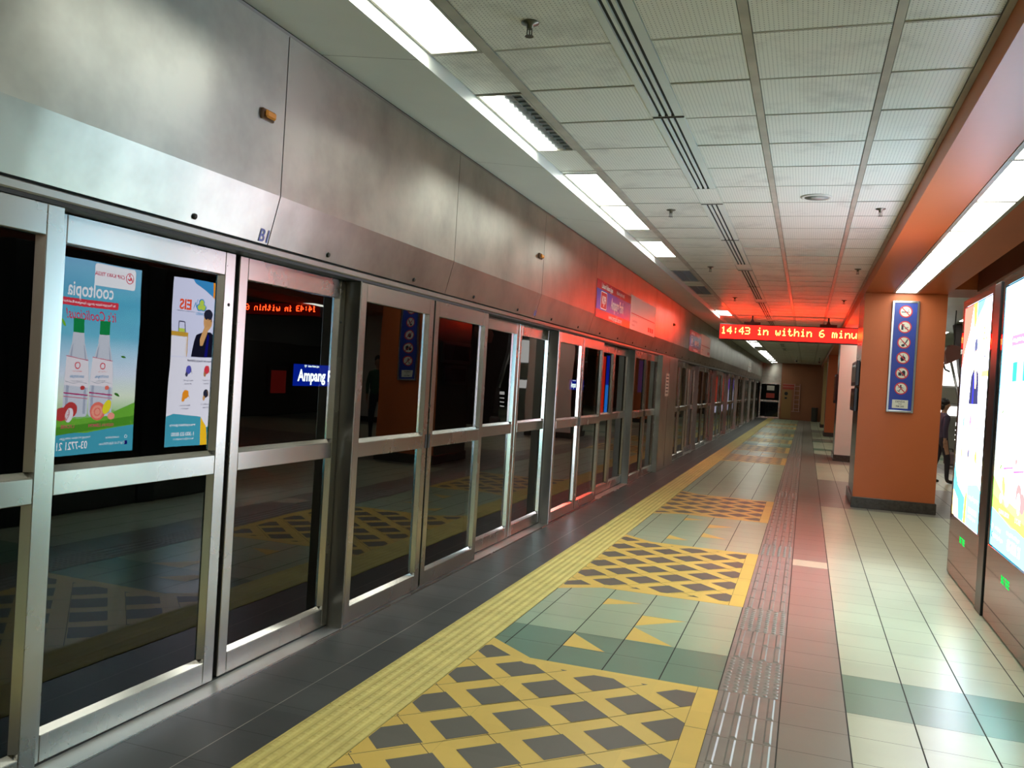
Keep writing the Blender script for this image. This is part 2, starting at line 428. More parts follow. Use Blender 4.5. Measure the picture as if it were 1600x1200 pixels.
for y0, y1 in rows:
    for a, b in ((-2.482, -2.172), (-2.172, -1.974)): tile(a, b, y0 + .02, y1 + .02, 'slate', 0.0016, 0.0012)
    teal = isin(y0, TEAL)
    left = [(-1.650, -1.560), (-1.560, -1.254), (-1.254, -0.948), (-0.948, -0.642), (-0.642, -0.336)]
    mid = (y0 + y1) / 2
    for a, b in left:
        segs = [(y0, y1)]
        for p0, p1 in PANELS:
            ns = []
            for s0, s1 in segs:
                if s1 <= p0 or s0 >= p1: ns.append((s0, s1))
                else:
                    if s0 < p0 - 0.02: ns.append((s0, p0))
                    if s1 > p1 + 0.02: ns.append((p1, s1))
            segs = ns
        for s0, s1 in segs: tile(a, b, s0, s1, 'teal' if teal else 'green', 0.0034)
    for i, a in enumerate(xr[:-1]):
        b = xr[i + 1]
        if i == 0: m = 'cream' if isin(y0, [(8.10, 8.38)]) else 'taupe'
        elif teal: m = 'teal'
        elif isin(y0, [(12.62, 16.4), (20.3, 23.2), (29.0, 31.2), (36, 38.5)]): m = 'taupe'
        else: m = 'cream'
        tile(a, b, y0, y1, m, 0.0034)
HD = 0.141; LX, LY = 0.2155, 0.2118
for p0, p1 in PANELS:
    xs, xc, xe = -1.650, -1.352, -0.336
    fl.face([(xc, p0, .0003), (xe, p0, .0003), (xe, p1, .0003), (xc, p1, .0003)], 'yellow')
    fl.face([(xs, p0 - .20, .0008), (xc, p0 + .0, .0008), (xc, p1, .0008), (xs, p1 + .24, .0008)], 'yellow')
    regs = [[(1, 0, -0.437), (-1, 0, 1.352), (0, 1, p1 - .10), (0, -1, -(p0 + .10))],
            [(1, 0, -1.352), (-1, 0, 1.646), (0.78, 1, p1 - .10 - 1.352 * .78), (0.62, -1, -(p0 + .10) - 1.352 * .62)]]
    i = 0
    for i in range(0, 7):
        cx = -0.484 - i * LX
        for j in range(-2, 12):
            cy = p1 - 0.19 - (0.5 if i % 2 else 0) * 2 * LY - j * 2 * LY
            for rg in regs:
                P = [(cx - HD, cy), (cx, cy - HD), (cx + HD, cy), (cx, cy + HD)]
                for a, b, c in rg: P = clip(P, a, b, c)
                if len(P) >= 3: fl.face([(x, y, .0014) for x, y in P], 'diamond')
    # joints between the slanted yellow tiles
    for s in (1, -1):
        for j in range(-12, 14):
            c0 = (-0.484 + s * (p1 - 0.19)) * 1.0 + HD + j * 2 * LX
            # line x + s*y = c0
            w = 0.0022
            for rg in regs:
                P = [(-2.0, s * (c0 + 2.0) - w), (0.0, s * (c0) - w), (0.0, s * (c0) + w), (-2.0, s * (c0 + 2.0) + w)]
                for a, b, c in rg: P = clip(P, a, b, c)
                if len(P) >= 3: fl.face([(x, y, .0011) for x, y in P][::(1 if s < 0 else -1)], 'grout')
    for q in (p0 + 0.35, p0 + .95, p0 + 1.55):
        fl.face([(-.436, q, .0012), (-.336, q, .0012), (-.336, q + .003, .0012), (-.436, q + .003, .0012)], 'grout')
    fl.face([(-.4375, p0, .0012), (-.4355, p0, .0012), (-.4355, p1, .0012), (-.4375, p1, .0012)], 'grout')
def tri(a, b, c):
    n = (b[0] - a[0]) * (c[1] - a[1]) - (b[1] - a[1]) * (c[0] - a[0])
    if n < 0: b, c = c, b
    fl.face([(x, y, .0009) for x, y in (a, b, c)], 'yellow')
for d, rev in ((0, 1), (0, 0)):
    pass
tri((-.944, 5.715), (-.944, 5.45), (-.66, 5.715)); tri((-.944, 5.415), (-.944, 5.13), (-.66, 5.13))
tri((-1.25, 5.09), (-1.25, 4.825), (-1.0, 4.825)); tri((-1.25, 6.03), (-1.25, 5.85), (-1.0, 6.01))
tri((-.944, 9.90), (-.944, 9.63), (-.68, 9.88)); tri((-.944, 9.29), (-.944, 9.02), (-.68, 9.04))
tri((-1.25, 8.93), (-1.25, 8.69), (-1.03, 8.73)); tri((-1.25, 10.21), (-1.25, 10.0), (-1.03, 10.19))
for y in (21.6, 25.7, 29.6, 34.2): tri((-.944, y), (-.944, y + .3), (-.66, y)); tri((-1.25, y + .6), (-1.25, y + .9), (-1.0, y + .6))
fl.face([(-2.174, YB, .0006), (-2.170, YB, .0006), (-2.170, YE, .0006), (-2.174, YE, .0006)], 'runner')
for x_, y_, a_, b_ in ((.845, 3.99, .018, .010), (.955, 3.93, .016, .010), (.84, 3.90, .012, .008)):
    fl.face([(x_ + a_ * math.cos(t * .785), y_ + b_ * math.sin(t * .785), .0006) for t in range(8)], 'slot')
floor = struct(fl.build('floor'))

# yellow tactile strip (raised ribs and blisters)
ts = MB()
x0, x1 = -1.972, -1.654
y = 2.534 - 0.915 * 10
while y < YE - 0.1:
    ye = min(y + 0.915, YE - 0.02)
    ts.box(x0, x1, y + 0.0015, ye - 0.0015, -0.003, 0.003, 'tac_y'); y = ye
def dome(mb, cx, cy, a, b, h, mat, n=8, z0=0.003):
    k = mb.mi(mat); s = len(mb.v)
    for q, zz in ((1, 0), (0.62, h * .85)):
        for i in range(n):
            t = 2 * math.pi * (i + .5) / n; mb.v.append((cx + a * q * math.cos(t), cy + b * q * math.sin(t), z0 + zz))
    for i in range(n):
        i2 = (i + 1) % n; mb.f.append((s + i, s + i2, s + n + i2, s + n + i)); mb.m.append(k); mb.sm.append(True)
    mb.f.append(tuple(s + n + i for i in range(n))); mb.m.append(k); mb.sm.append(True)
def ridge(mb, cx, y0, y1, w, h, mat, z0=0.003, t=0.45):
    P = [(cx - w / 2, z0), (cx + w / 2, z0), (cx + w / 2 * t, z0 + h), (cx - w / 2 * t, z0 + h)]
    e = min(0.012, (y1 - y0) / 4)
    a = [(P[i][0], y0 if i < 2 else y0 + e, P[i][1]) for i in range(4)]; b = [(P[i][0], y1 if i < 2 else y1 - e, P[i][1]) for i in range(4)]
    mb.face([a[2], a[3], b[3], b[2]][::-1], mat) if False else mb.face([a[3], a[2], b[2], b[3]], mat)
    mb.face([a[0], a[3], b[3], b[0]][::-1], mat); mb.face([a[1], b[1], b[2], a[2]], mat)
    mb.face([a[0], a[1], a[2], a[3]], mat); mb.face([b[1], b[0], b[3], b[2]], mat)
for r in range(6):
    cx = x0 + 0.0265 + r * 0.053
    yy = 1.9
    while yy < 15.0:
        dome(ts, cx, yy, 0.020, 0.0215, 0.0036, 'tac_y'); yy += 0.053
    ridge(ts, cx, 1.88, 15.0, 0.038, 0.0030, 'tac_y')
    ridge(ts, cx, 15.0, YE - .1, 0.034, 0.0055, 'tac_y')
    ridge(ts, cx, YB + .1, 1.88, 0.034, 0.0055, 'tac_y')
o = ts.build('tactile_strip', loc=(-1.813, 20, 0)); tag(o, 'yellow tactile warning strip of ribs and blisters running the platform length', 'tactile strip')
# taupe guide path: bars with two blister squares between
tg = MB(); gx0, gx1 = -0.333, -0.033
DOTS = [(4.52, 5.12), (5.72, 6.32), (8.42, 9.02), (13.2, 13.8), (21.3, 21.9)]
for y0, y1 in rows:
    tg.box(gx0, gx1, y0 + .0012, y1 - .0012, -0.003, 0.002, 'tac_g')
    far = y0 > 17
    if isin(y0, DOTS):
        for i in range(6):
            for j in range(6): dome(tg, gx0 + .027 + i * .0495, y0 + .025 + j * .05, .0165, .0165, .005, 'tac_g', 6, 0.002)
    else:
        for i in range(4): ridge(tg, gx0 + .042 + i * .073, y0 + .008, y1 - .008, .034, .005, 'tac_g', 0.002, 0.55)
o = tg.build('tactile_strip', loc=(-0.183, 20, 0)); tag(o, 'taupe tactile guide path of raised bars beside the diamond patterns', 'tactile strip')

# ------------------------------------------------------------------ ceiling
ZC = 3.14
cl = MB()
cl.box(-2.44, 1.0, YB, YE, ZC + .012, ZC + .25, 'gap')
CX = {'A': (-1.893, -1.618), 'B': (-1.555, -0.970), 'C': (-0.778, -0.372), 'D': (-0.322, 0.252), 'E': (0.298, 0.655)}
for a, b in ((-1.614, -1.559), (-0.368, -0.326), (0.256, 0.294), (0.660, 0.690)):
    cl.box(a, b, YB, YE, ZC - .004, ZC + .012, 'runner')
LIT = [(-5.25, -4.07), (-3.45, -2.27), (-1.05, 0.13), (0.75, 1.95), (2.73, 3.935), (4.57, 5.765), (6.43, 7.62), (7.64, 8.835), (9.55, 10.72), (18.05, 19.25),
       (28.0, 29.2), (29.8, 31.0), (31.3, 32.5), (35.8, 37.0), (37.6, 38.8), (39.4, 40.6), (41.2, 42.4), (43.2, 44.4), (45.6, 46.8), (48.6, 49.8)]
OFF = [(12.0, 13.2), (13.8, 15.0)]
SLOTS = [(3.27, 5.08), (5.11, 6.99), (7.59, 9.42), (9.45, 11.26), (11.86, 13.69), (13.72, 15.55), (16.15, 17.98), (18.01, 19.8), (20.4, 22.2), (22.25, 24.05), (24.7, 26.5), (26.55, 28.3), (30, 31.8), (33, 34.8), (0.8, 2.6)]
def rowcuts(x0, x1, holes, g=0.0035):
    k = math.floor((YB - 3.95) / .6) + 1
    while 3.95 + (k + 1) * .6 < YE:
        segs = [(3.95 + k * .6, 3.95 + (k + 1) * .6)]
        for h0, h1 in holes:
            ns = []
            for s0, s1 in segs:
                if s1 <= h0 or s0 >= h1: ns.append((s0, s1))
                else:
                    if h0 - s0 > .03: ns.append((s0, h0))
                    if s1 - h1 > .03: ns.append((h1, s1))
            segs = ns
        for s0, s1 in segs:
            dz = random.choice((0, 0, 0, .0015, .003))
            cl.box(x0, x1, s0 + g, s1 - g, ZC + dz, ZC + .012, 'ceil')
            if abs(s0 - (3.95 + k * .6)) < .001:
                cl.box(x0, x1, s0 - .006, s0 + .006, ZC - .002, ZC + .012, 'runner'); cl.box(x0, x1, s0 + .006, s0 + .0105, ZC - .0012, ZC + .012, 'gap')
        k += 1
rowcuts(*CX['A'], LIT + OFF)
for c in 'BCDE': rowcuts(*CX[c], [])
rowcuts(-0.966, -0.782, SLOTS)
# long white soffit along the screen wall
cl.face([(-2.448, YB, 3.130), (-1.897, YB, 3.068), (-1.897, YE, 3.068), (-2.448, YE, 3.130)][::-1], 'soffit')
cl.face([(-1.897, YB, 3.068), (-1.897, YB, ZC + .01), (-1.897, YE, ZC + .01), (-1.897, YE, 3.068)], 'soffit')
y = 5.95 - 2.137 * 6
while y < YE:
    if y > YB: cl.face([(-2.445, y, 3.1275), (-2.445, y + .004, 3.1275), (-1.9, y + .004, 3.0678), (-1.9, y, 3.0678)], 'gap')
    y += 2.137
# higher ceiling over the middle of the island platform
cl.box(1.70, XR, YB, YE, 3.52, 3.7, 'soffit')
ceiling = struct(cl.build('ceiling'))

# troffers
def troffer(y0, y1, label, z=ZC, xa=-1.893, xb=-1.618, lit=True, group='fluorescent lights beside the steel header', half=False):
    xm = (xa + xb) / 2
    t = thing('ceiling_light', (xm, y0, z), label, 'ceiling light', group)
    f = MB(); w = 0.014
    f.box(xa, xa + w, y0, y1, z - .004, z + .011, 'runner'); f.box(xb - w, xb, y0, y1, z - .004, z + .011, 'runner')
    f.box(xa + w, xb - w, y0, y0 + w, z - .004, z + .011, 'runner'); f.box(xa + w, xb - w, y1 - w, y1, z - .004, z + .011, 'runner')
    f.build('frame', t)
    if lit:
        d = MB(); d.box(xa + w, (xm + .005) if half else xb - w, y0 + w, y1 - w, z + .001, z + .008, 'tube'); d.build('diffuser', t)
    if half or not lit:
        d = MB(); a = xm + .008 if half else xa + w
        d.box(a, xb - w, y0 + w, y1 - w, z + .009, z + .011, 'louver')
        n = int((y1 - y0) / .075)
        for i in range(1, n):
            yy = y0 + (y1 - y0) * i / n
            d.box(a, xb - w, yy - .003, yy + .003, z - .001, z + .009, 'louver')
        d.box((a + xb - w) / 2 - .003, (a + xb - w) / 2 + .003, y0 + w, y1 - w, z - .001, z + .009, 'louver')
        d.build('louver', t)
    return t
vis = [p for p in LIT if p[1] > 2.9]
for p in LIT:
    if p in vis:
        i = vis.index(p)
        lab = ('half-lit fluorescent ceiling light with one dark louvred side' if p == (4.57, 5.765) else
               'white fluorescent ceiling light by the soffit, %s lit one from the near end' % ORD[i])
    else: lab = 'white fluorescent ceiling light behind the photographer'
    troffer(p[0], p[1], lab, half=(p == (4.57, 5.765)))
for i, p in enumerate(OFF): troffer(p[0], p[1], 'unlit grey louvred ceiling light by the soffit, the %s one' % ('nearer', 'farther')[i], lit=False, group='unlit louvred lights')

# slot air diffusers
for i, (a, b) in enumerate(sorted(SLOTS)):
    lab = 'narrow air diffuser with three black slots, %s from the near end of the ceiling' % ORD[i]
    t = thing('slot_diffuser', (-.874, a, ZC), lab, 'air diffuser', 'slot air diffusers in the tiled ceiling')
    f = MB()
    for x0, x1 in ((-.966, -.928), (-.907, -.890), (-.869, -.852), (-.831, -.782)): f.box(x0, x1, a + .006, b - .006, ZC - .006, ZC + .011, 'soffit')
    f.box(-.966, -.782, a, a + .006, ZC - .006, ZC + .011, 'gap'); f.box(-.966, -.782, b - .006, b, ZC - .006, ZC + .011, 'gap')
    f.build('frame', t)
    s = MB(); s.box(-.928, -.831, a + .006, b - .006, ZC + .008, ZC + .0115, 'slot'); s.build('slots', t)

# sprinklers and the round speaker
def sprinkler(x, y, label):
    t = thing('sprinkler', (x, y, ZC), label, 'sprinkler', 'ceiling sprinklers')
    a = MB(); a.lathe([(0.042, 0.002), (0.040, -0.005), (0.016, -0.012), (0.013, -0.03)], (x, y, ZC), (0, 0, 1), 'sprk', 16); a.build('escutcheon', t)
    b = MB()
    for s in (-1, 1): b.box(x + s * .011 - .002, x + s * .011 + .002, y - .003, y + .003, ZC - .062, ZC - .028, 'sprk')
    b.lathe([(.003, -.03), (.003, -.06)], (x, y, ZC), (0, 0, 1), 'sprk', 6)
    b.lathe([(.02, -.064), (.02, -.061)], (x, y, ZC), (0, 0, 1), 'sprk', 12); b.build('deflector', t)
    return t
sps = [(-1.275, 3.66, 'dark pendent sprinkler in the nearest ceiling tiles'), (-1.265, 7.84, 'dark pendent sprinkler on the left, level with the round speaker'), (.497, 7.84, 'dark pendent sprinkler on the right, beside the round speaker'),
       (-1.30, 11.57, 'small sprinkler on the left, second row past the round speaker'), (.515, 11.57, 'small sprinkler on the right near the orange beam, past the speaker'),
       (-1.28, 15.4, 'tiny sprinkler on the left, just before the red display'), (.5, 15.4, 'tiny sprinkler on the right, just before the red display'), (-1.25, 23.5, 'sprinkler on the left beyond the red display'), (.3, 23.5, 'sprinkler on the right beyond the red display')]
for s in sps: sprinkler(*s)
sp = MB(); sp.lathe([(0.122, 0.0), (0.120, -0.008), (0.100, -0.012), (0.096, -0.007), (0.0, -0.006)], (-0.02, 7.35, ZC), (0, 0, 1), pmat('speaker_white', (.55, .52, .46), .5), 32)
t = thing('ceiling_speaker', (-.02, 7.35, ZC), 'round white ceiling speaker set in the middle of the tiles', 'ceiling speaker')
sp.build('rim', t); g = MB(); g.lathe([(0.094, -0.0085), (0.0001, -0.0095)], (-0.02, 7.35, ZC), (0, 0, 1), pmat('speaker_grille', (.33, .32, .28), .6), 32); g.build('grille', t)

# ------------------------------------------------------------------ orange beam with its light strip
ZB = 3.0
BX0, BX1 = 0.692, 1.722
b = MB()
b.box(BX0, 1.035, YB, YE, ZB, ZC + .3, 'orange'); b.box(1.365, BX1, YB, YE, ZB, 3.56, 'orange'); b.box(1.035, 1.365, YB, YE, ZB + .06, 3.5, 'orange')
for a_, b_ in ((12.86, 14.45), (21.45, 23.0), (27.8, YE)): b.box(1.035, 1.365, a_, b_, ZB, ZB + .06, 'orange')
o = b.build('beam', loc=(1.2, 20, ZB)); tag(o, 'orange ceiling beam with a recessed strip of lights along its underside', 'beam')
yl = 12.85; i = 0; bl = []
while yl - 1.185 > -3.0: bl.append((yl - 1.178, yl)); yl -= 1.185
visb = [p for p in bl if p[1] > 3.5]
bl += [(14.47 + 1.16 * k, 14.47 + 1.16 * k + 1.15) for k in range(6)] + [(23.02 + 1.19 * k, 23.02 + 1.19 * k + 1.18) for k in range(4)]
for p in bl:
    lab = ('white light panel in the orange beam, %s from the orange column' % ORD[visb.index(p)]) if p in visb else ('white light panel in the orange beam behind the photographer' if p[0] < 4 else 'white light panel in the beam hidden behind the orange column')
    xa, xb = 1.04, 1.36
    t = thing('ceiling_light', (1.2, p[0], ZB), lab, 'ceiling light', 'light panels in the orange beam')
    f = MB(); z = ZB
    f.box(xa, xa + .032, p[0], p[1], z - .004, z + .03, 'runner'); f.box(xb - .032, xb, p[0], p[1], z - .004, z + .03, 'runner')
    f.box(xa + .032, xb - .032, p[0], p[0] + .014, z - .003, z + .03, 'runner'); f.box(xa + .032, xb - .032, p[1] - .014, p[1], z - .003, z + .03, 'runner'); f.build('frame', t)
    d = MB(); d.box(xa + .034, xb - .034, p[0] + .0145, p[1] - .0145, z + .004, z + .02, 'tube'); d.build('diffuser', t)
# cross beam over the middle zone, and its boxed duct
b = MB(); b.box(1.724, 2.10, 12.9, 13.9, 3.07, 3.519, 'orange'); b.box(2.10, 5.6, 12.9, 13.9, 3.07, 3.519, 'orange'); o = b.build('cross_beam', loc=(3, 13.4, 3.07)); tag(o, 'orange cross beam meeting the long beam beside the orange column', 'beam')
b = MB(); b.box(2.08, 3.0, 10.3, 12.88, 3.04, 3.519, pmat('brown_duct_paint', (.22, .07, .035), .5)); o = b.build('ceiling_duct', loc=(2.5, 11.5, 3.05)); tag(o, 'brown boxed ceiling duct behind the top of the lit displays', 'duct')
# second beam on the far side of the island
b = MB(); b.box(5.6, 6.95, YB, YE, ZB, 3.519, 'orange'); o = b.build('beam', loc=(6.3, 20, ZB)); tag(o, 'orange ceiling beam on the far side of the island platform', 'beam')
for i, y in enumerate((-2, 2, 6, 10, 14, 18, 22, 27, 32, 38)):  # panels added to brighten the unseen middle and far side
    for xx, zz in ((6.1, ZB), (3.4, 3.52)):
        t = thing('ceiling_light', (xx + .15, y, zz), 'added white light panel brightening the unseen side of the platform', 'ceiling light', 'added lights on the unseen side')
        f = MB(); f.box(xx - .015, xx + .315, y - .02, y + 1.22, zz - .006, zz - .001, 'runner'); f.build('frame', t)
        d = MB(); d.box(xx, xx + .3, y, y + 1.2, zz - .012, zz - .007, 'tube'); d.build('diffuser', t)

# ------------------------------------------------------------------ walls
w = MB(); w.box(-7.0, XR + .5, YB - .3, YB, -1.5, 3.8, 'endwall'); struct(w.build('wall_back'))
w = MB(); w.box(-1.385, XR + .5, YE, YE + .3, -.2, 3.8, 'endwall'); struct(w.build('wall_far'))
w = MB(); w.box(XR, XR + .3, YB, YE, -.2, 2.1, 'brown'); w.box(XR, XR + .3, YB, YE, 2.1, 3.8, 'steel_dark'); struct(w.build('wall_right'))
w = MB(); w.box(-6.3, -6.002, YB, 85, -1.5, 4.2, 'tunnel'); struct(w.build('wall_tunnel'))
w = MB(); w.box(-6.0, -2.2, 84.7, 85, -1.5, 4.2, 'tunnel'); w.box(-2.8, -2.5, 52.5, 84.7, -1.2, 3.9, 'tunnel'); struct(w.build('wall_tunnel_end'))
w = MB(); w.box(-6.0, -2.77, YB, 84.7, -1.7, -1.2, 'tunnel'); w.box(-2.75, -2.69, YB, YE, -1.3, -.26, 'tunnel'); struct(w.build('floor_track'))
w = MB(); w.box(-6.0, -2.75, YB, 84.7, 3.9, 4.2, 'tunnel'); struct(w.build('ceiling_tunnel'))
# plain steel wall behind the camera's left
w = MB(); w.box(-2.66, -2.50, YB, .10, 0, 2.1, 'steel_dark'); struct(w.build('wall_left'))

# ================================================================== PLATFORM SCREEN DOORS
# header panels: upright face, crease, lower face leaning back to the doors
SEAM0, SEAMP = 3.51, 2.137
ns = -4
seams = []
while SEAM0 + ns * SEAMP < YE: 
    if SEAM0 + ns * SEAMP > YB: seams.append(SEAM0 + ns * SEAMP)
    ns += 1
prof = [(-2.432, 3.10), (-2.432, 2.337), (-2.490, 2.105), (-2.600, 2.105), (-2.600, 3.10)]
def header_panel(y0, y1):
    t = thing('steel_fascia', (-2.5, y0, 2.1), '', 'header panel', 'steel header panels above the doors')
    p = MB(); p.prism(prof, y0 + .0035, y1 - .0035, 'y', 'header'); p.build('sheet', t)
    for f in (.25, .75):
        yy = y0 + (y1 - y0) * f
        q = MB(); q.lathe([(.013, 0), (.013, .006), (.009, .009), (.0001, .009)], (-2.4815, yy, 2.138), (1, 0, -.25), 'bolt', 12); q.build('bolt', t)
    return t
allp = list(zip(seams[:-1], seams[1:])); allp.append((seams[-1], YE))
hp = header_panel(*allp[0]); first = True; vi = 0
for a, b_ in allp:
    o = hp if first else (dup(hp, (-2.5, a, 2.1)) if abs((b_ - a) - SEAMP) < .01 else header_panel(a, b_))
    first = False
    if b_ > 1.5:
        o['label'] = 'brushed steel header panel above the doors, %s from the near end' % ORD[vi]; vi += 1
    else: o['label'] = 'brushed steel header panel behind the photographer'; o['group'] = 'header panels out of view'
bk = MB(); bk.box(-2.66, -2.602, YB, YE, 2.10, 3.127, 'rubber'); bk.box(-2.600, -2.449, YB, YE, 3.104, 3.127, 'steel_dark'); o = bk.build('header_backing', loc=(-2.6, 20, 2.6)); tag(o, 'dark backing rail showing as thin seams between steel header panels', 'header backing')
ln = MB(); ln.box(-2.72, -2.495, YB, YE, 2.062, 2.098, 'steel_dark', .006); ln.box(-2.72, -2.50, YB, YE, 2.046, 2.060, 'rubber'); o = ln.build('door_lintel', loc=(-2.6, 20, 2.07)); tag(o, 'long dull steel lintel running just over the glass doors', 'lintel')
sl = MB(); sl.box(-2.70, -2.487, .1, YE, -.05, .006, 'sill'); sl.box(-2.489, -2.482, .1, YE, -.05, .009, 'steel'); sl.box(-2.66, -2.598, .1, YE, .006, .012, 'rubber'); o = sl.build('door_sill', loc=(-2.59, 20, 0)); tag(o, 'pale metal sill plate running along the foot of the glass doors', 'sill')

# one door leaf: two stiles, three rails, two panes
ZT, ZM0, ZM1, ZBt = 2.043, 1.006, 1.096, 0.118
def leaf(w, kind):
    t = thing('door_leaf', (0, 0, 0), '', 'glass door', '')
    a, b_ = (.066, .060 if kind == 'back' and w < 1.01 else .072)
    D = .040
    for y0, y1 in ((0, a), (w - b_, w)):
        s = MB(); s.box(-D, 0, y0, y1, .016, ZT, 'steel', .003); st = s.build('stile', t)
        if y0 > 0 and kind == 'back':
            k = MB(); k.lathe([(.008, 0), (.008, .002), (.0001, .002)], (0, w - .036, 1.80), (1, 0, 0), 'rubber', 12); kk = k.build('keyhole', st)
        if y0 > 0 and kind == 'front' and w < 1.04:
            k = MB(); k.lathe([(.004, 0), (.004, .002), (.0001, .002)], (0, w - .03, 1.78), (1, 0, 0), 'rubber', 8); k.build('keyhole', st)
            k = MB(); k.box(-.001, .0025, w - .026, w - .002, ZM0 - .002, ZM1 + .004, 'slot'); k.build('latch_cover', st)
        if y0 == 0 and kind == 'front' and w > 1.04:
            k = MB(); k.box(-.001, .0025, .002, .024, ZM0 - .002, ZM1 + .004, 'slot'); k.build('latch_cover', st)
    for nm, z0, z1 in (('bottom_rail', .016, ZBt), ('middle_rail', ZM0, ZM1), ('top_rail', 1.935, ZT)):
        s = MB(); s.box(-D, 0, a + .0005, w - b_ - .0005, z0, z1, 'steel', .003); s.build(nm, t)
    for z0, z1 in ((ZBt, ZM0), (ZM1, 1.935)):
        g = MB(); g.box(-.034, -.026, a + .001, w - b_ - .001, z0 + .001, z1 - .001, 'glass'); g.build('glass_pane', t)
        g = MB(); g.prism([(-.0255, z0 + .0005), (-.001, z0 + .0005), (-.0255, z0 + .020)], a + .001, w - b_ - .001, 'y', 'bead'); g.build('glazing_bead', t)
        g = MB(); g.prism([(-.0255, w - b_ - .0005), (-.001, w - b_ - .0005), (-.0255, w - b_ - .022)], z0 + .021, z1 - .001, 'z', 'bead'); g.build('glazing_bead', t)
    if kind in ('front_right', 'back'):
        pass
    return t
XF, XK = -2.497, -2.594
protos = {}
SAG = -0.52
def put_leaf(y0, y1, kind, label, group):
    w = round(y1 - y0, 3); k = (w, kind)
    loc = (XF if kind == 'front' else XK, y0, 0)
    if k not in protos:
        protos[k] = leaf(w, kind); o = protos[k]; o.location = loc
    else: o = dup(protos[k], loc)
    if abs(y0 - 2.37) < .01: o.rotation_euler = (0, 0, R(SAG))
    o['label'] = label; o['group'] = group
    return o
BAYS = [0.155 + 4.25 * i for i in range(3)] + [12.905] + [16.98 + 4.18 * i for i in range(8)]
cnt = {'front': 0, 'back': 0}
def post(y, label):
    t = MB(); t.box(-2.635, -2.4965, y + .0255, y + .0385, .0, 2.046, 'steel_dark', .003)
    o = t.build('door_post', loc=(-2.6, y, 0)); tag(o, label, 'door post', 'steel posts between the door bays'); return o
for bi, y0 in enumerate(BAYS):
    post(y0 + .02, 'dull steel door post, %s from the near end' % ORD[bi])
    spec = [(.060, 1.095, 'front'), (1.122, 2.178, 'front')]
    if bi != 3: spec += [(2.215, 3.25, 'back'), (3.295, 4.292 if bi < 3 else 4.222, 'back')]
    for a, b_, kind in spec:
        n = cnt[kind]; cnt[kind] += 1
        if kind == 'front': lab = 'glass door leaf standing proud of its neighbours, %s of these from the near end' % ORD[n]
        else: lab = 'glass door leaf set back behind the sill, %s of these from the near end' % ORD[n]
        put_leaf(y0 + a, y0 + b_, kind, lab, 'proud glass door leaves' if kind == 'front' else 'set-back glass door leaves')
    if bi != 3:
        s = MB(); s.box(-2.65, -2.612, y0 + 3.252, y0 + 3.293, .016, 2.044, 'rubber'); o = s.build('edge_seal', loc=(-2.63, y0 + 3.27, 0)); tag(o, 'black rubber seal between two set-back glass leaves, %s from the near end' % ORD[bi if bi < 3 else bi - 1], 'seal', 'black seals between glass leaves')
# steel cabinet in the middle of the door wall
t = thing('steel_cabinet', (-2.56, 15, 0), 'full-height brushed steel cabinet jutting out of the line of glass doors', 'cabinet')
c = MB(); c.box(-2.72, -2.415, 15.10, 16.95, 0, 2.06, 'header', .005); c.build('body', t)
c = MB(); c.box(-2.415, -2.412, 15.9, 15.906, .05, 2.02, 'gap'); c.build('door_gap', t)
c = MB(); c.box(-2.4148, -2.411, 15.55, 15.9, 1.34, 1.75, 'notice'); A = Art()
for i in range(6): A.rect(.04, .05 + i * .06, .31, .068 + i * .06, 'slot')
A.onto(c, (-2.4108, 15.55, 1.34), (0, 1, 0), (0, 0, 1)); c.build('notice', t)

# writing and lamps on the header: faces +X, u runs along +Y, v up
def header_art(A, O, name, label, cat, group=None, thick=.004):
    mb = MB(); return mb
ink = pmat('blue_ink', (.12, .13, .42), .5)
A = Art(); A.text('B1', 0, 0, .085, ink, .02)
mb = MB(); A.onto(mb, (-2.4795, 3.470, 2.138), (0, 1, 0), (.241, 0, .970)); o = mb.build('panel_marking', loc=(-2.475, 3.46, 2.15)); tag(o, 'blue B1 lettering on the lower edge of the steel header', 'lettering')
A = Art(); A.text('B2', 0, 0, .065, ink, .02)
mb = MB(); A.onto(mb, (-2.4755, 7.76, 2.150), (0, 1, 0), (.241, 0, .970)); o = mb.build('panel_marking', loc=(-2.475, 7.76, 2.15)); tag(o, 'small blue B2 lettering on the lower edge of the steel header', 'lettering')
for i, (yy, lab) in enumerate(((3.365, 'amber marker lamp on the nearest steel header panel'), (7.67, 'amber marker lamp just before the blue station sign'), (16.2, 'amber marker lamp between the two station signs'))):
    t = thing('marker_lamp', (-2.43, yy, 2.68), lab, 'marker lamp', 'amber lamps on the header')
    a = MB(); a.box(-2.437, -2.418, yy - .045, yy + .045, 2.655, 2.705, pmat('lamp_base', (.12, .05, .02), .4), .004); a.build('base', t)
    a = MB(); a.box(-2.4185, -2.400, yy - .038, yy + .038, 2.662, 2.698, 'amber', .008); a.build('lens', t)

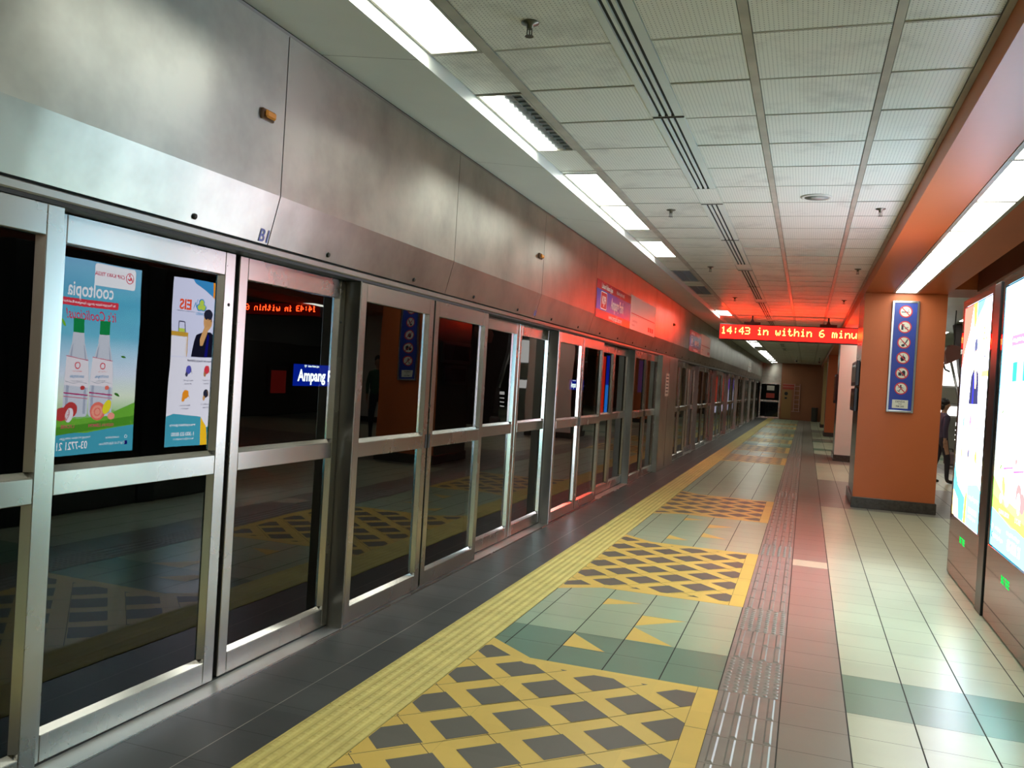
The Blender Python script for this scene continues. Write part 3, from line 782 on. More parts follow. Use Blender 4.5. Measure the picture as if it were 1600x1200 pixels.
s_blue = pmat('sign_blue', (.035, .06, .36), .25); s_red = pmat('sign_red', (.42, .02, .03), .25); s_white = pmat('sign_white', (.75, .74, .70), .35); s_line = pmat('sign_line_red', (.5, .04, .05), .4); s_grey = pmat('sign_grey_ink', (.25, .22, .22), .5)
def station_sign(y0, lab):
    t = thing('station_sign', (-2.43, y0, 2.5), lab, 'station sign', 'blue station name signs on the header')
    b = MB(); b.box(-2.4315, -2.427, y0, y0 + 2.07, 2.312, 2.765, s_red)
    A = Art(); W, H = 2.07, .453
    A.rect(0, .10, W, .345, s_blue); A.up(); A.text('Laluan Kelana Jaya', .55, .395, .085, s_white, .02); A.text('KELANA JAYA LINE', 1.35, .395, .06, s_white)
    A.rrect(.22, .115, .55, .33, .03, s_white); A.up(); A.rrect(.232, .125, .538, .32, .025, s_red); A.up()
    A.text('KJ9', .385, .222, .14, s_white, .015); A.text('Ampang Park', 1.18, .222, .20, s_white, .02, sx=.72); A.text('www.myrapid.com.my', 1.1, .05, .09, s_white, .02)
    A.onto(b, (-2.4265, y0, 2.312), (0, 1, 0), (0, 0, 1)); b.build('face', t)
def route_map(y0, lab):
    t = thing('route_map', (-2.43, y0, 2.5), lab, 'route map', 'white route maps on the header')
    b = MB(); b.box(-2.4315, -2.427, y0, y0 + 2.08, 2.312, 2.80, s_white)
    A = Art(); A.up(); A.rect(.05, .225, 2.03, .237, s_line)
    for i in range(24): A.rect(.1 + i * .082, .2, .112 + i * .082, .225, s_grey)
    A.text('Laluan Kelana Jaya', .35, .13, .05, s_grey); A.text('Ampang Park', .25, .07, .04, s_grey)
    for i in range(3): A.rect(1.45 + i * .17, .05, 1.57 + i * .17, .12, s_line)
    A.onto(b, (-2.4265, y0, 2.312), (0, 1, 0), (0, 0, 1)); b.build('face', t)
station_sign(9.965, 'red and blue KJ9 Ampang Park station sign, the nearer one'); route_map(12.05, 'white route map to the right of the nearer station sign')
station_sign(18.58, 'red and blue KJ9 Ampang Park station sign, the farther one'); route_map(20.67, 'white route map to the right of the farther station sign')
route_map(38.0, 'small white route map far down the steel header')

# end return of the screen wall
t = thing('end_door', (-1.95, YE, 0), 'dark glass end door below a steel panel at the far end', 'door')
e = MB(); e.box(-2.62, -1.39, YE, YE + .25, 2.0, 3.2, 'header'); e.build('header', t)
e = MB()
for a, b_ in ((-2.52, -2.44), (-1.46, -1.39)): e.box(a, b_, YE, YE + .06, 0, 2.0, 'steel')
for a, b_ in ((0, .1), (.93, 1.03), (1.93, 2.0)): e.box(-2.44, -1.46, YE, YE + .06, a, b_, 'steel')
e.build('frame', t); e = MB(); e.box(-2.44, -1.46, YE + .03, YE + .04, .1, .93, 'glass'); e.box(-2.44, -1.46, YE + .03, YE + .04, 1.03, 1.93, 'glass'); e.build('glass_pane', t)
e = MB(); e.box(-2.13, -1.73, YE + .015, YE + .028, 1.58, 1.84, 'notice'); e.build('notice', t)
e = MB(); e.box(-2.15, -1.7, YE + .015, YE + .028, 1.15, 1.42, 'red_paint'); e.build('warning_notice', t)

# ------------------------------------------------------------------ lit adverts across the track
def em(name, rgb, k, light=True): return emat(name, rgb, k, light)
tb = em('tunnel_sign_blue', srgb(5, 40, 190), 2.2); tw = em('tunnel_sign_white', (1, 1, 1), 7.0, False); tr = em('tunnel_red', srgb(120, 20, 18), .9); tr2 = em('tunnel_bright_red', srgb(235, 40, 25), 2.6); tcy = em('tunnel_cyan', srgb(40, 130, 245), 3.0); tpk = em('tunnel_pale', srgb(235, 215, 255), 4.0)
XT = -6.0
def tunnel_sign(y0, lab, k=1.0):
    t = thing('tunnel_name_sign', (XT, y0, 1.4), lab, 'station sign', 'blue name signs across the track')
    b = MB(); b.box(XT, XT + .05, y0 - .08, y0 + 1.42, 1.245, 1.545, 'black'); b.build('case', t)
    b = MB(); b.box(XT + .05, XT + .055, y0 - .06, y0 + 1.40, 1.26, 1.53, tb)
    A = Art(); A.text('Ampang Park', .10, .125, .20, tw, .03, 'LEFT', sx=.96); A.text('KJ9   Laluan Kelana Jaya', .4, .25, .035, tw, .02)
    A.onto(b, (XT + .0556, y0 - .06, 1.26), (0, 1, 0), (0, 0, 1)); b.build('face', t)
tunnel_sign(9.12, 'glowing blue Ampang Park sign seen through the glass, the nearer one'); tunnel_sign(22.1, 'blue Ampang Park sign seen through the glass, the farther one')
def tunnel_ad(y0, y1, z0, z1, mats, lab):
    t = thing('tunnel_advert', (XT, y0, z0), lab, 'advert panel', None)
    b = MB(); b.box(XT, XT + .04, y0 - .05, y1 + .05, z0 - .05, z1 + .05, 'black'); b.build('case', t)
    b = MB(); n = len(mats)
    for i, m in enumerate(mats):
        zz0 = z0 + (z1 - z0) * i / n; zz1 = z0 + (z1 - z0) * (i + 1) / n
        b.box(XT + .04, XT + .045, y0, y1, zz0, zz1, m)
    b.build('face', t)
tunnel_ad(8.62, 8.92, 1.17, 1.44, [tr], 'small dull red panel left of the nearer blue name sign')
tunnel_ad(25.5, 26.2, .5, 2.3, [tr2], 'tall red advert across the track seen through the doors')
tunnel_ad(26.35, 27.3, .5, 2.35, [tcy, em('tunnel_deep_blue', srgb(10, 40, 200), 2.0)], 'tall blue advert across the track beside the red one')
tunnel_ad(31.8, 32.6, 1.2, 2.4, [em('tunnel_dim_blue', srgb(15, 40, 130), 1.0)], 'dim dark blue advert across the track')
tunnel_ad(60.5, 67.0, -.2, 2.3, [tpk, tr2, tr2, tr2], 'distant red and white advert glowing at the end of the track')
tunnel_ad(70.5, 76.5, -.2, 2.3, [tpk, tpk, em('tunnel_violet', srgb(150, 90, 240), 3.5)], 'distant violet and white advert glowing at the end of the track')

# ================================================================== LIT ADVERTISING DISPLAYS
def sc(name, rgb, light=False, k=1.0): return emat('screen_' + name, srgb(*rgb), SCREEN * k, light)
def ramp_screen(name, stops, z0, z1, yterm=None):
    """backlit poster paper: printed colours change from foot to head"""
    m = bpy.data.materials.new(name); m.use_nodes = True; nt = m.node_tree; nt.nodes.clear()
    g = N(nt, 'ShaderNodeNewGeometry'); sx = N(nt, 'ShaderNodeSeparateXYZ'); nt.links.new(g.outputs['Position'], sx.inputs[0])
    mr = N(nt, 'ShaderNodeMapRange'); mr.inputs[1].default_value = z0; mr.inputs[2].default_value = z1; nt.links.new(sx.outputs['Z'], mr.inputs[0])
    cr = N(nt, 'ShaderNodeValToRGB'); e = cr.color_ramp.elements
    e[0].position, e[0].color = stops[0][0], (*srgb(*stops[0][1]), 1); e[1].position, e[1].color = stops[-1][0], (*srgb(*stops[-1][1]), 1)
    for p, c in stops[1:-1]:
        q = e.new(p); q.color = (*srgb(*c), 1)
    nt.links.new(mr.outputs[0], cr.inputs[0])
    nz = N(nt, 'ShaderNodeTexNoise'); nz.inputs['Scale'].default_value = 2.2; nz.inputs['Detail'].default_value = 4
    mp = N(nt, 'ShaderNodeMapping'); mp.inputs['Scale'].default_value = (1, .6, 2.2); nt.links.new(g.outputs['Position'], mp.inputs[0]); nt.links.new(mp.outputs[0], nz.inputs['Vector'])
    mx = N(nt, 'ShaderNodeMixRGB'); mx.blend_type = 'OVERLAY'; mx.inputs[0].default_value = .25; nt.links.new(cr.outputs[0], mx.inputs[1]); nt.links.new(nz.outputs['Fac'], mx.inputs[2])
    em_ = N(nt, 'ShaderNodeEmission'); em_.inputs[1].default_value = SCREEN; nt.links.new(mx.outputs[0], em_.inputs[0])
    o = N(nt, 'ShaderNodeOutputMaterial'); nt.links.new(em_.outputs[0], o.inputs[0])
    return m
W_ = sc('white', (245, 248, 255)); RED = sc('red', (220, 62, 78)); DRED = sc('crimson', (205, 72, 104)); GRN = sc('cap_green', (25, 140, 75)); LGRN = sc('leaf_green', (120, 190, 60)); DGRN = sc('dark_leaf', (60, 120, 40))
TEALS = sc('teal', (70, 165, 190)); TEAL2 = sc('deep_teal', (45, 135, 165)); GLS = sc('bottle_glass', (205, 212, 225)); GLS2 = sc('bottle_shade', (170, 180, 200)); PINK = sc('guava', (235, 120, 105)); PINK2 = sc('guava_core', (245, 160, 140)); LYC = sc('lychee', (190, 65, 65)); LEM = sc('lemon', (235, 225, 50)); LAB = sc('label_white', (235, 232, 240)); BLUTX = sc('label_blue', (70, 140, 190)); MAG = sc('magenta', (175, 45, 110)); SKYB = sc('print_sky', (60, 145, 205)); ORG = sc('print_orange', (240, 150, 40)); YLW = sc('print_yellow', (250, 200, 40))
BLK = sc('print_black', (22, 22, 40)); NAVY = sc('print_navy', (20, 20, 110)); SKIN = sc('print_skin', (215, 165, 110)); SKIN2 = sc('print_skin_shade', (180, 125, 80)); HAIR = sc('print_hair', (40, 42, 60)); WOOD = sc('print_wood', (205, 160, 60)); PAPER = sc('print_cool_white', (220, 224, 252)); LIL = sc('print_lilac', (238, 238, 252)); INK = sc('print_ink', (60, 60, 90)); GRY = sc('print_grey', (150, 155, 170)); PURP = sc('print_purple', (90, 90, 190)); LIME = sc('print_lime', (190, 215, 80)); ORR = sc('print_red_orange', (240, 85, 50))

def bottle(A, u, v, h, s, fruit):
    """clear flask-shaped bottle with green cap and white label, foot at (u, v)"""
    def P(pts, m): A.poly([(u + x * s, v + y * h) for x, y in pts], m)
    body = [(-.105, .0), (-.12, .03), (-.118, .45), (-.10, .58), (-.06, .76), (-.052, .86)]
    A.up(); P(body + [(-x, y) for x, y in body[::-1]], GLS)
    A.up(); P([(-.10, .03), (-.075, .03), (-.075, .5), (-.05, .75), (-.06, .72), (-.097, .5)], GLS2); P([(.075, .03), (.10, .03), (.097, .5), (.06, .72), (.045, .75), (.07, .5)], GLS2)
    A.rect(u - .05 * s, v + .86 * h, u + .05 * s, v + 1.0 * h, GRN)
    A.up(); P([(-.119, .30), (.119, .33), (.108, .62), (-.10, .58)], LAB)
    A.up(); A.line([(u - .10 * s, v + .585 * h), (u + .107 * s, v + .622 * h)], .006, DRED); A.line([(u - .118 * s, v + .22 * h), (u + .118 * s, v + .25 * h)], .012, MAG); A.line([(u - .118 * s, v + .185 * h), (u + .118 * s, v + .215 * h)], .006, DRED)
    A.ring(u, v + .53 * h, .028 * s, .020 * s, RED, 14); A.text('CAP KAKI TIGA', u, v + .47 * h, .016, RED); A.text('cooltopia', u, v + .42 * h, .045, BLUTX, .01); A.text('AIR PENYEJUK BADAN', u, v + .37 * h, .013, INK)
    A.ell(u - .06 * s, v + .30 * h, .028, .022, fruit); A.line([(u - .1 * s, v + .345 * h), (u - .03 * s, v + .36 * h), (u + .04 * s, v + .345 * h), (u + .11 * s, v + .37 * h)], .004, GRY)

A1 = Art()
A1.poly([(0, 0), (1.21, 0), (1.21, .18), (.9, .215), (.5, .23), (.2, .25), (0, .27)], TEALS)
A1.up(); A1.poly([(0, .265), (.3, .235), (.6, .20), (.9, .215), (1.21, .17), (1.21, .36), (1.0, .37), (.7, .34), (.35, .37), (0, .49)], sc('grass', (110, 180, 60)))
A1.up(); A1.poly([(0, .27), (.5, .225), (1.21, .17), (1.21, .25), (.6, .29), (0, .36)], sc('grass_shade', (80, 150, 45)))
rr = random.Random(3)
for i in range(46):
    u = rr.uniform(0, 1.21); v = .27 + rr.uniform(-.01, .13); A1.poly([(u - .008, v), (u + .008, v), (u + rr.uniform(-.01, .01), v + .035)], LGRN)
A1.rrect(.08, 1.62, .59, 1.83, .03, W_); A1.up(); A1.ring(.16, 1.735, .055, .047, RED, 20); A1.line([(.125, 1.71), (.15, 1.75), (.155, 1.715), (.19, 1.73)], .014, RED); A1.ell(.165, 1.765, .012, .012, RED, 10)
A1.text('CAP KAKI TIGA', .41, 1.735, .052, DRED, .02)
A1.text('cooltopia', .62, 1.56, .19, W_, .015, sx=.72)
A1.rrect(.29, 1.405, 1.0, 1.475, .02, RED); A1.up(); A1.text('Air Penyejuk Badan dengan kesegaran Buah-buahan', .645, 1.44, .034, W_, .01, sx=.9)
A1.text("it's Coolicious!", .60, 1.325, .13, DRED, .012, sx=.74, shear=.2)
bottle(A1, .44, .36, .93, 1.22, PINK); bottle(A1, .745, .36, .93, 1.22, LYC); 
A1.up(); A1.ell(.565, .405, .10, .095, LYC) if False else None
A1.ell(.47, .41, .095, .09, PINK); A1.up(); A1.ell(.475, .405, .07, .065, PINK2); A1.up(); A1.ring(.475, .405, .042, .030, PINK, 18)
A1.ell(.36, .45, .045, .075, LEM, rot=.5); A1.ell(.30, .36, .045, .035, PINK2)
A1.ell(.80, .43, .08, .075, LYC); A1.ell(.90, .39, .075, .065, LYC); A1.up(); A1.ell(.81, .38, .045, .07, LAB, rot=.2); A1.ell(.83, .38, .02, .06, LYC, rot=.3)
A1.text('GUAVA LEMON', .42, .27, .045, DRED, .02); A1.text('LYCHEE', .82, .27, .045, DRED, .02)
for u, v, r_, s in ((.24, .57, .4, .04), (.19, .95, .2, .03), (.92, 1.24, 1.0, .04), (.97, 1.14, .2, .025), (1.05, .95, .6, .035)): A1.ell(u, v, s, s * .35, LGRN if u > .9 else DGRN, 12, r_)
A1.text('cooltopiamy', .27, .145, .035, W_); A1.text('Cap Kaki Tiga Malaysia', .27, .085, .035, W_); A1.rect(.08, .065, .115, .105, NAVY); A1.ring(.1, .145, .018, .012, W_, 12)
A1.text('Hubungi Khidmat Pelanggan', .72, .16, .032, W_); A1.text('03-7721 21', .76, .085, .10, W_, .015, sx=.8)

A2 = Art()                                   # u = 0 at the far edge; printed job-insurance poster
def X2(u): return 1.21 - u                   # measured from the near edge
A2.rect(0, .98, 1.21, 1.84, PAPER); A2.rect(0, 0, 1.21, .98, LIL)
A2.up(); A2.poly([(X2(.30), 1.84), (X2(.34), 1.80), (X2(.50), 1.74), (X2(.66), 1.66), (X2(.66), 1.84)], SKYB)
A2.up(); A2.poly([(X2(.62), 1.84), (X2(.63), 1.68), (X2(.72), 1.60), (X2(.80), 1.84)], ORG); A2.poly([(0, 1.84), (0, 1.3), (X2(1.1), 1.45), (X2(.9), 1.62), (X2(.78), 1.84)], sc('print_red', (230, 60, 50)))
A2.text('EIS', X2(.21), 1.555, .15, ORR, .03); A2.line([(X2(.35), 1.49), (X2(.08), 1.49)], .004, INK)
A2.line([(X2(.33), 1.53), (X2(.355), 1.60), (X2(.37), 1.54), (X2(.385), 1.63)], .008, SKYB)
for a in (90, 210, 330): A2.ell(X2(.45) + .038 * math.cos(R(a)), 1.565 + .038 * math.sin(R(a)), .045, .04, SKYB, 16)
A2.up()
for a in (90, 210, 330): A2.ell(X2(.45) + .034 * math.cos(R(a)), 1.565 + .034 * math.sin(R(a)), .034, .03, LIME, 16)
A2.text('PERKESO', X2(.45), 1.475, .04, SKYB, .02)
# desk and lantern
A2.rect(X2(.26), .99, X2(-.0), 1.215, LIL); A2.rect(X2(.26), 1.21, X2(-.0), 1.26, WOOD); A2.rect(X2(.27), .99, X2(.235), 1.26, WOOD); A2.up()
A2.rect(X2(.21), 1.262, X2(.11), 1.30, LIME); A2.line([(X2(.22), 1.26), (X2(.21), 1.375), (X2(.12), 1.375), (X2(.11), 1.26)], .012, INK)
# worried man in a suit
A2.poly([(X2(.34), .99), (X2(.37), 1.15), (X2(.40), 1.24), (X2(.50), 1.28), (X2(.62), 1.28), (X2(.72), 1.22), (X2(.76), .99)], BLK); A2.up()
A2.poly([(X2(.55), .99), (X2(.60), .99), (X2(.60), 1.24), (X2(.57), 1.26)], NAVY)
A2.ell(X2(.565), 1.40, .07, .092, SKIN, 24); A2.up(); A2.ell(X2(.565), 1.475, .072, .06, HAIR, 24); A2.rect(X2(.625), 1.40, X2(.61), 1.47, HAIR)
A2.poly([(X2(.47), 1.12), (X2(.51), 1.12), (X2(.575), 1.30), (X2(.60), 1.40), (X2(.56), 1.44), (X2(.53), 1.40), (X2(.50), 1.30), (X2(.46), 1.2)], SKIN); A2.up()
for k in range(4): A2.line([(X2(.535 + k * .017), 1.34), (X2(.545 + k * .02), 1.43)], .004, SKIN2)
A2.text('Terima bantuan 041 Faedah SEBENAR', X2(.55), .945, .035, INK, .02)
for u, v, c1, c2 in ((.31, .82, PURP, INK), (.61, .83, RED, SKIN2), (.28, .55, ORG, ORG), (.61, .56, HAIR, SKIN), (.92, .82, SKYB, INK), (.92, .55, LGRN, INK)):
    A2.ell(X2(u), v + .02, .045, .05, c1, 14, .4); A2.ell(X2(u) + .03, v - .03, .022, .03, c2, 12); A2.line([(X2(u) - .06, v - .02), (X2(u) - .02, v + .05)], .008, c2)
    A2.text('Elaun Mencari', X2(u), v - .10, .026, INK); A2.text('Pekerjaan', X2(u), v - .135, .026, INK)
A2.up(); A2.poly([(X2(0), 0), (X2(0), .33), (X2(.12), .36), (X2(.54), .32), (X2(.54), 0)], TEALS); A2.poly([(X2(.54), 0), (X2(.54), .32), (X2(.64), .20), (X2(.66), 0)], YLW); A2.poly([(X2(.66), 0), (X2(.64), .20), (X2(1.0), .28), (0, .46), (0, 0)], TEAL2); A2.poly([(0, 0), (0, .22), (X2(.98), .16), (X2(.9), 0)], YLW); A2.up()
A2.text('www.perkeso.gov.my', X2(.26), .235, .045, W_, .01); A2.text('1-300-22-8000', X2(.27), .13, .06, W_, .01); A2.text('perkeso@perkeso.gov.my', X2(.28), .08, .03, W_)

gtxt = emat('green_letters', srgb(20, 235, 90), 1.3, False)
def display(y0, y1, art, back, label, post_y):
    """free-standing double height light box: case, lower gloss panel, screen, near-end post"""
    X = 1.305; t = thing('advert_display', (X + .15, (y0 + y1) / 2, 0), label, 'advert display')
    s0, s1 = y1 - .085 - 1.21, y1 - .085
    b = MB(); b.box(X + .012, X + .33, y0, y1, 0, 2.465, 'kiosk', .004); b.build('case', t)
    b = MB(); b.box(X - .002, X + .011, y0, y1, .012, .540, 'kiosk', .002); b.build('lower_panel', t)
    b = MB()
    b.box(X - .002, X + .0115, y0, y1, 2.400, 2.465, 'kiosk'); b.box(X - .002, X + .0115, y0, s0 - .002, .542, 2.399, 'kiosk'); b.box(X - .002, X + .0115, s1 + .002, y1, .542, 2.399, 'kiosk'); b.build('frame', t)
    b = MB(); b.box(X + .004, X + .0115, s0, s1, .550, 2.39, back); art.onto(b, (X + .0035, s1, .55), (0, -1, 0), (0, 0, 1)); b.build('screen', t)
    A = Art(); A.text('BIG TREE', 0, 0, .075, gtxt, .03, sx=.82); b = MB(); A.onto(b, (X - .0026, (y0 + y1) / 2 + .03, .385), (0, -1, 0), (0, 0, 1)); b.build('green_lettering', t)
    b = MB(); b.box(X - .012, X + .34, post_y - .11, post_y + .11, 0, 2.45, 'black', .004); b.build('end_post', t)
    return t
backA = ramp_screen('cooltopia_paper', [(0, (60, 150, 180)), (.2, (150, 200, 130)), (.3, (225, 240, 215)), (.42, (215, 230, 248)), (.55, (170, 215, 240)), (.62, (110, 190, 220)), (.8, (90, 180, 212)), (1, (130, 190, 225))], .55, 2.39)
display(5.66, 7.035, A1, backA, 'tall lit bottle-poster display nearest the camera, cut by the photo edge', 5.54)
display(7.285, 8.70, A2, PAPER, 'tall lit display with a worried man in a suit, standing nearest the orange column', 7.165)

# ================================================================== COLUMNS
def column(y0, d, front, label, x0=BX0, x1=1.732, top=2.998):
    t = thing('column', ((x0 + x1) / 2, y0 + d / 2, 0), label, 'column')
    b = MB(); b.box(x0 + .006, x1 - .006, y0, y0 + d, .15, top, 'brown'); b.build('core', t)
    b = MB(); b.box(x0, x1, y0 - .012, y0 - .001, .15, top, front); b.build('front_face', t)
    b = MB(); b.box(x0 - .02, x1 + .02, y0 - .035, y0 + d + .02, 0, .149, 'plinth', .004); b.build('plinth', t)
    return t
column(12.90, 1.42, 'orange', 'big square orange column carrying the blue prohibition sign')
column(21.50, 1.42, 'white', 'column with a white front just behind the big orange column')
column(33.5, 1.4, 'orange', 'orange column farther down the platform, seen left of the white column')
column(42.0, 1.4, pmat('dull_yellow_paint', (.45, .30, .12), .5), 'dull yellow column near the end wall')
for y0, f, lab in ((12.9, 'orange', 'orange column of the hidden row, level with the big orange one'), (21.5, 'white', 'white-fronted column of the hidden row')):
    column(y0, 1.42, f, lab, 5.75, 6.8)
# framed boxes on the columns' platform side
def side_box(y0, y1, z0, z1, lab):
    t = thing('notice_case', (.66, y0, z0), lab, 'notice case', None)
    b = MB(); b.box(.640, .686, y0, y1, z0, z1, 'black', .004); b.build('case', t)
    b = MB(); b.box(.636, .6395, y0 + .05, y1 - .05, z0 + .05, z1 - .05, pmat('dark_red_glass', (.09, .03, .04), .1)); b.build('pane', t)
side_box(12.98, 14.2, 1.70, 2.05, 'black framed case on the side of the orange column, upper one'); side_box(13.05, 14.1, 1.335, 1.66, 'dark case on the side of the orange column, lower one')
side_box(21.7, 22.8, 1.35, 2.04, 'dark case on the side of the white-fronted column')

# ------------------------------------------------------------------ prohibition sign
al = brushed('aluminium_frame', (.55, .58, .60), .3, 0.0, (1, 1, 1), .1)
pb = pmat('sign_royal_blue', (.025, .055, .36), .3); pw = pmat('sign_cream', (.78, .76, .66), .4); pr = pmat('sign_prohibit_red', (.62, .035, .05), .35); pk = pmat('sign_pictogram', (.03, .03, .05), .5)
SY = 12.885
t = thing('prohibition_sign', (1.218, SY, 2.1), 'tall blue sign with six red prohibition roundels on the orange column', 'sign')
b = MB(); x0, x1, z0, z1 = 1.047, 1.388, 1.360, 2.892
for q in ((x0, x0 + .028, z0, z1), (x1 - .028, x1, z0, z1), (x0 + .028, x1 - .028, z0, z0 + .028), (x0 + .028, x1 - .028, z1 - .028, z1)): b.box(q[0], q[1], SY - .045, SY, q[2], q[3], al, .003)
b.build('frame', t)
b = MB(); b.box(x0 + .028, x1 - .028, SY - .036, SY, z0 + .028, z1 - .028, pb); b.build('panel', t)
def picto(k, A):
    if k == 0: A.rect(-.055, -.014, .03, -.002, pk); A.rect(.033, -.014, .045, -.002, pr); A.line([(.038, .0), (.03, .02), (.045, .035)], .005, pk)
    elif k == 1: A.rect(-.045, -.04, -.018, .03, pk); A.line([(-.03, .03), (-.03, .04), (-.005, .03)], .008, pk); A.ell(.02, -.01, .03, .008, s_grey, 10, .3); A.ell(.025, -.025, .025, .006, s_grey, 10, -.2)
    elif k == 2: A.ell(-.01, -.04, .022, .018, pk, 12); A.line([(.0, -.03), (.03, .01), (.045, .045)], .016, pk); A.line([(-.045, .0), (-.02, .01), (.0, -.01)], .006, s_grey)
    elif k == 3: A.ell(0, -.008, .032, .032, pk, 16); A.line([(0, .02), (.004, .045)], .007, pk); A.ell(-.012, -.03, .014, .018, pk, 10)
    elif k == 4: A.rect(-.045, -.035, -.005, .01, pk); A.ell(.02, .01, .022, .028, pk, 14); A.rect(.0, -.035, .04, .0, pk)
    else: A.ell(-.005, .038, .011, .011, pk, 12); A.line([(-.005, .028), (.0, -.005)], .016, pk); A.line([(-.035, .01), (-.005, .02), (.03, .005)], .007, pk); A.line([(.0, -.005), (-.03, -.04)], .009, pk); A.line([(.0, -.005), (.03, -.035)], .009, pk); A.line([(-.05, -.03), (-.01, -.05)], .007, pk)
for k, z in enumerate((2.745, 2.533, 2.321, 2.110, 1.900, 1.690)):
    A = Art(); A.ell(0, 0, .081, .081, pw, 32); A.up(); A.ring(0, 0, .084, .068, pr, 32); picto(k, A); A.up(); A.line([(-.05, .052), (.05, -.052)], .012, pr)
    b = MB(); A.onto(b, (1.218, SY - .0366, z), (1, 0, 0), (0, 0, 1)); b.build('roundel', t)
A = Art(); A.rect(-.10, -.058, .10, .058, pw); A.up(); A.text('DENDA', 0, .032, .035, pk, .01); A.text('FINE', 0, 0, .022, pk); A.text('RM 500', 0, -.032, .032, pk, .01)
b = MB(); A.onto(b, (1.218, SY - .0366, 1.475), (1, 0, 0), (0, 0, 1)); b.build('fine_notice', t)

# ================================================================== LED DISPLAYS
GLY = {'1': ['00100', '01100', '00100', '00100', '00100', '00100', '01110'], '4': ['00010', '00110', '01010', '10010', '11111', '00010', '00010'],
       ':': ['00000', '00100', '00100', '00000', '00100', '00100', '00000'], '3': ['11110', '00001', '00001', '01110', '00001', '00001', '11110'],
       'i': ['00100', '00000', '01100', '00100', '00100', '00100', '01110'], 'n': ['00000', '00000', '10110', '11001', '10001', '10001', '10001'],
       'w': ['00000', '00000', '10001', '10001', '10101', '10101', '01010'], 't': ['01000', '01000', '11100', '01000', '01000', '01001', '00110'],
       'h': ['10000', '10000', '10110', '11001', '10001', '10001', '10001'], '6': ['00110', '01000', '10000', '11110', '10001', '10001', '01110'],
       'm': ['00000', '00000', '11010', '10101', '10101', '10101', '10101'], 'u': ['00000', '00000', '10001', '10001', '10001', '10011', '01101'], ' ': ['00000'] * 7,
       'e': ['00000', '00000', '01110', '10001', '11111', '10000', '01110'], 's': ['00000', '00000', '01110', '10000', '01110', '00001', '11110']}
def led_sign(x0, x1, y, label, txt='14:43 in within 6 minu', xt=None, dz=0.0, face='led_face', back=True):
    hz = 3.139 if dz == 0 else 3.519; t = thing('led_display', ((x0 + x1) / 2, y, 2.75), label, 'led display', None)
    b = MB(); b.box(x0, x1, y, y + .18, 2.600 + dz, 2.945 + dz, 'led_case', .005); b.build('case', t)
    b = MB(); b.box(x0 + .02, x1 - .02, y - .006, y - .001, 2.625 + dz, 2.925 + dz, face); b.build('face', t)
    if back: b = MB(); b.box(x0 + .02, x1 - .02, y + .181, y + .186, 2.625 + dz, 2.925 + dz, face); b.build('rear_face', t)
    p = .02085; px = (xt if xt is not None else x0 + .055); n = 0
    for ch in txt:
        b = MB()
        for r_, row in enumerate(GLY[ch]):
            for c_, v in enumerate(row):
                if v == '1':
                    cx = px + (n * 6 + c_) * p; cz = 2.870 + dz - r_ * .0222
                    b.box(cx - .0100, cx + .0100, y - .012, y - .0065, cz - .0106, cz + .0106, 'led_dot')
        n += 1
        if b.v: b.build('led_character', t)
        if back and b.v:
            c = MB(); c.ms = b.ms; c.f = b.f; c.m = b.m; c.sm = b.sm; c.v = [(x0 + x1 - x, 2 * y + .18 - yy, z) for x, yy, z in b.v]; c.f = [f[::1] for f in c.f]; c.build('led_character', t)
    for xx in ((x0 * .765 + x1 * .235), (x0 * .235 + x1 * .765)):
        b = MB(); b.box(xx - .17, xx + .17, y + .04, y + .14, 2.946 + dz, 3.00 + dz, 'led_case'); b.prism([(xx - .045, 3.0 + dz), (xx + .045, 3.0 + dz), (xx + .015, 3.07 + dz), (xx + .015, hz), (xx - .015, hz), (xx - .015, 3.07 + dz)], y + .07, y + .11, 'y', 'led_case'); b.build('hanger', t)
    return t
led_sign(-1.87, 1.03, 19.0, 'long red glowing display reading 14:43 in within 6 minu, hung across the platform')
led_sign(6.5, 9.5, 19.0, 'red glowing display hung over the hidden side of the platform', xt=6.66, dz=.12, face='led_face_dim', back=False)

# ================================================================== PEOPLE
def limb(paths):
    """skin-modifier body: paths = lists of (x, y, z, r); shared points join"""
    verts = []; edges = []; rad = []; idx = {}
    for path in paths:
        prev = None
        for x, y, z, r in path:
            k = (round(x, 4), round(y, 4), round(z, 4))
            if k not in idx: idx[k] = len(verts); verts.append((x, y, z)); rad.append(r)
            i = idx[k]
            if prev is not None and prev != i: edges.append((prev, i))
            prev = i
    me = bpy.data.meshes.new('body'); me.from_pydata(verts, edges, []); o = bpy.data.objects.new('tmp', me); COL.objects.link(o)
    md = o.modifiers.new('s', 'SKIN')
    for i, sv in enumerate(me.skin_vertices[0].data):
        r = rad[i]; sv.radius = r if isinstance(r, tuple) else (r, r); sv.use_root = (i == 0)
    ss = o.modifiers.new('u', 'SUBSURF'); ss.levels = 2; ss.render_levels = 2
    dg = bpy.context.evaluated_depsgraph_get(); out = bpy.data.meshes.new_from_object(o.evaluated_get(dg))
    bpy.data.objects.remove(o); bpy.data.meshes.remove(me); return out
def ball(mb, c, r, mat, n=12, sx=1, sy=1, sz=1):
    k = mb.mi(mat); b = len(mb.v); m = n // 2
    for j in range(m + 1):
        ph = math.pi * j / m
        for i in range(n):
            t = 2 * math.pi * i / n; mb.v.append((c[0] + r * sx * math.sin(ph) * math.cos(t), c[1] + r * sy * math.sin(ph) * math.sin(t), c[2] + r * sz * math.cos(ph)))
    for j in range(m):
        for i in range(n):
            i2 = (i + 1) % n; mb.f.append((b + j * n + i, b + (j + 1) * n + i, b + (j + 1) * n + i2, b + j * n + i2)); mb.m.append(k); mb.sm.append(True)
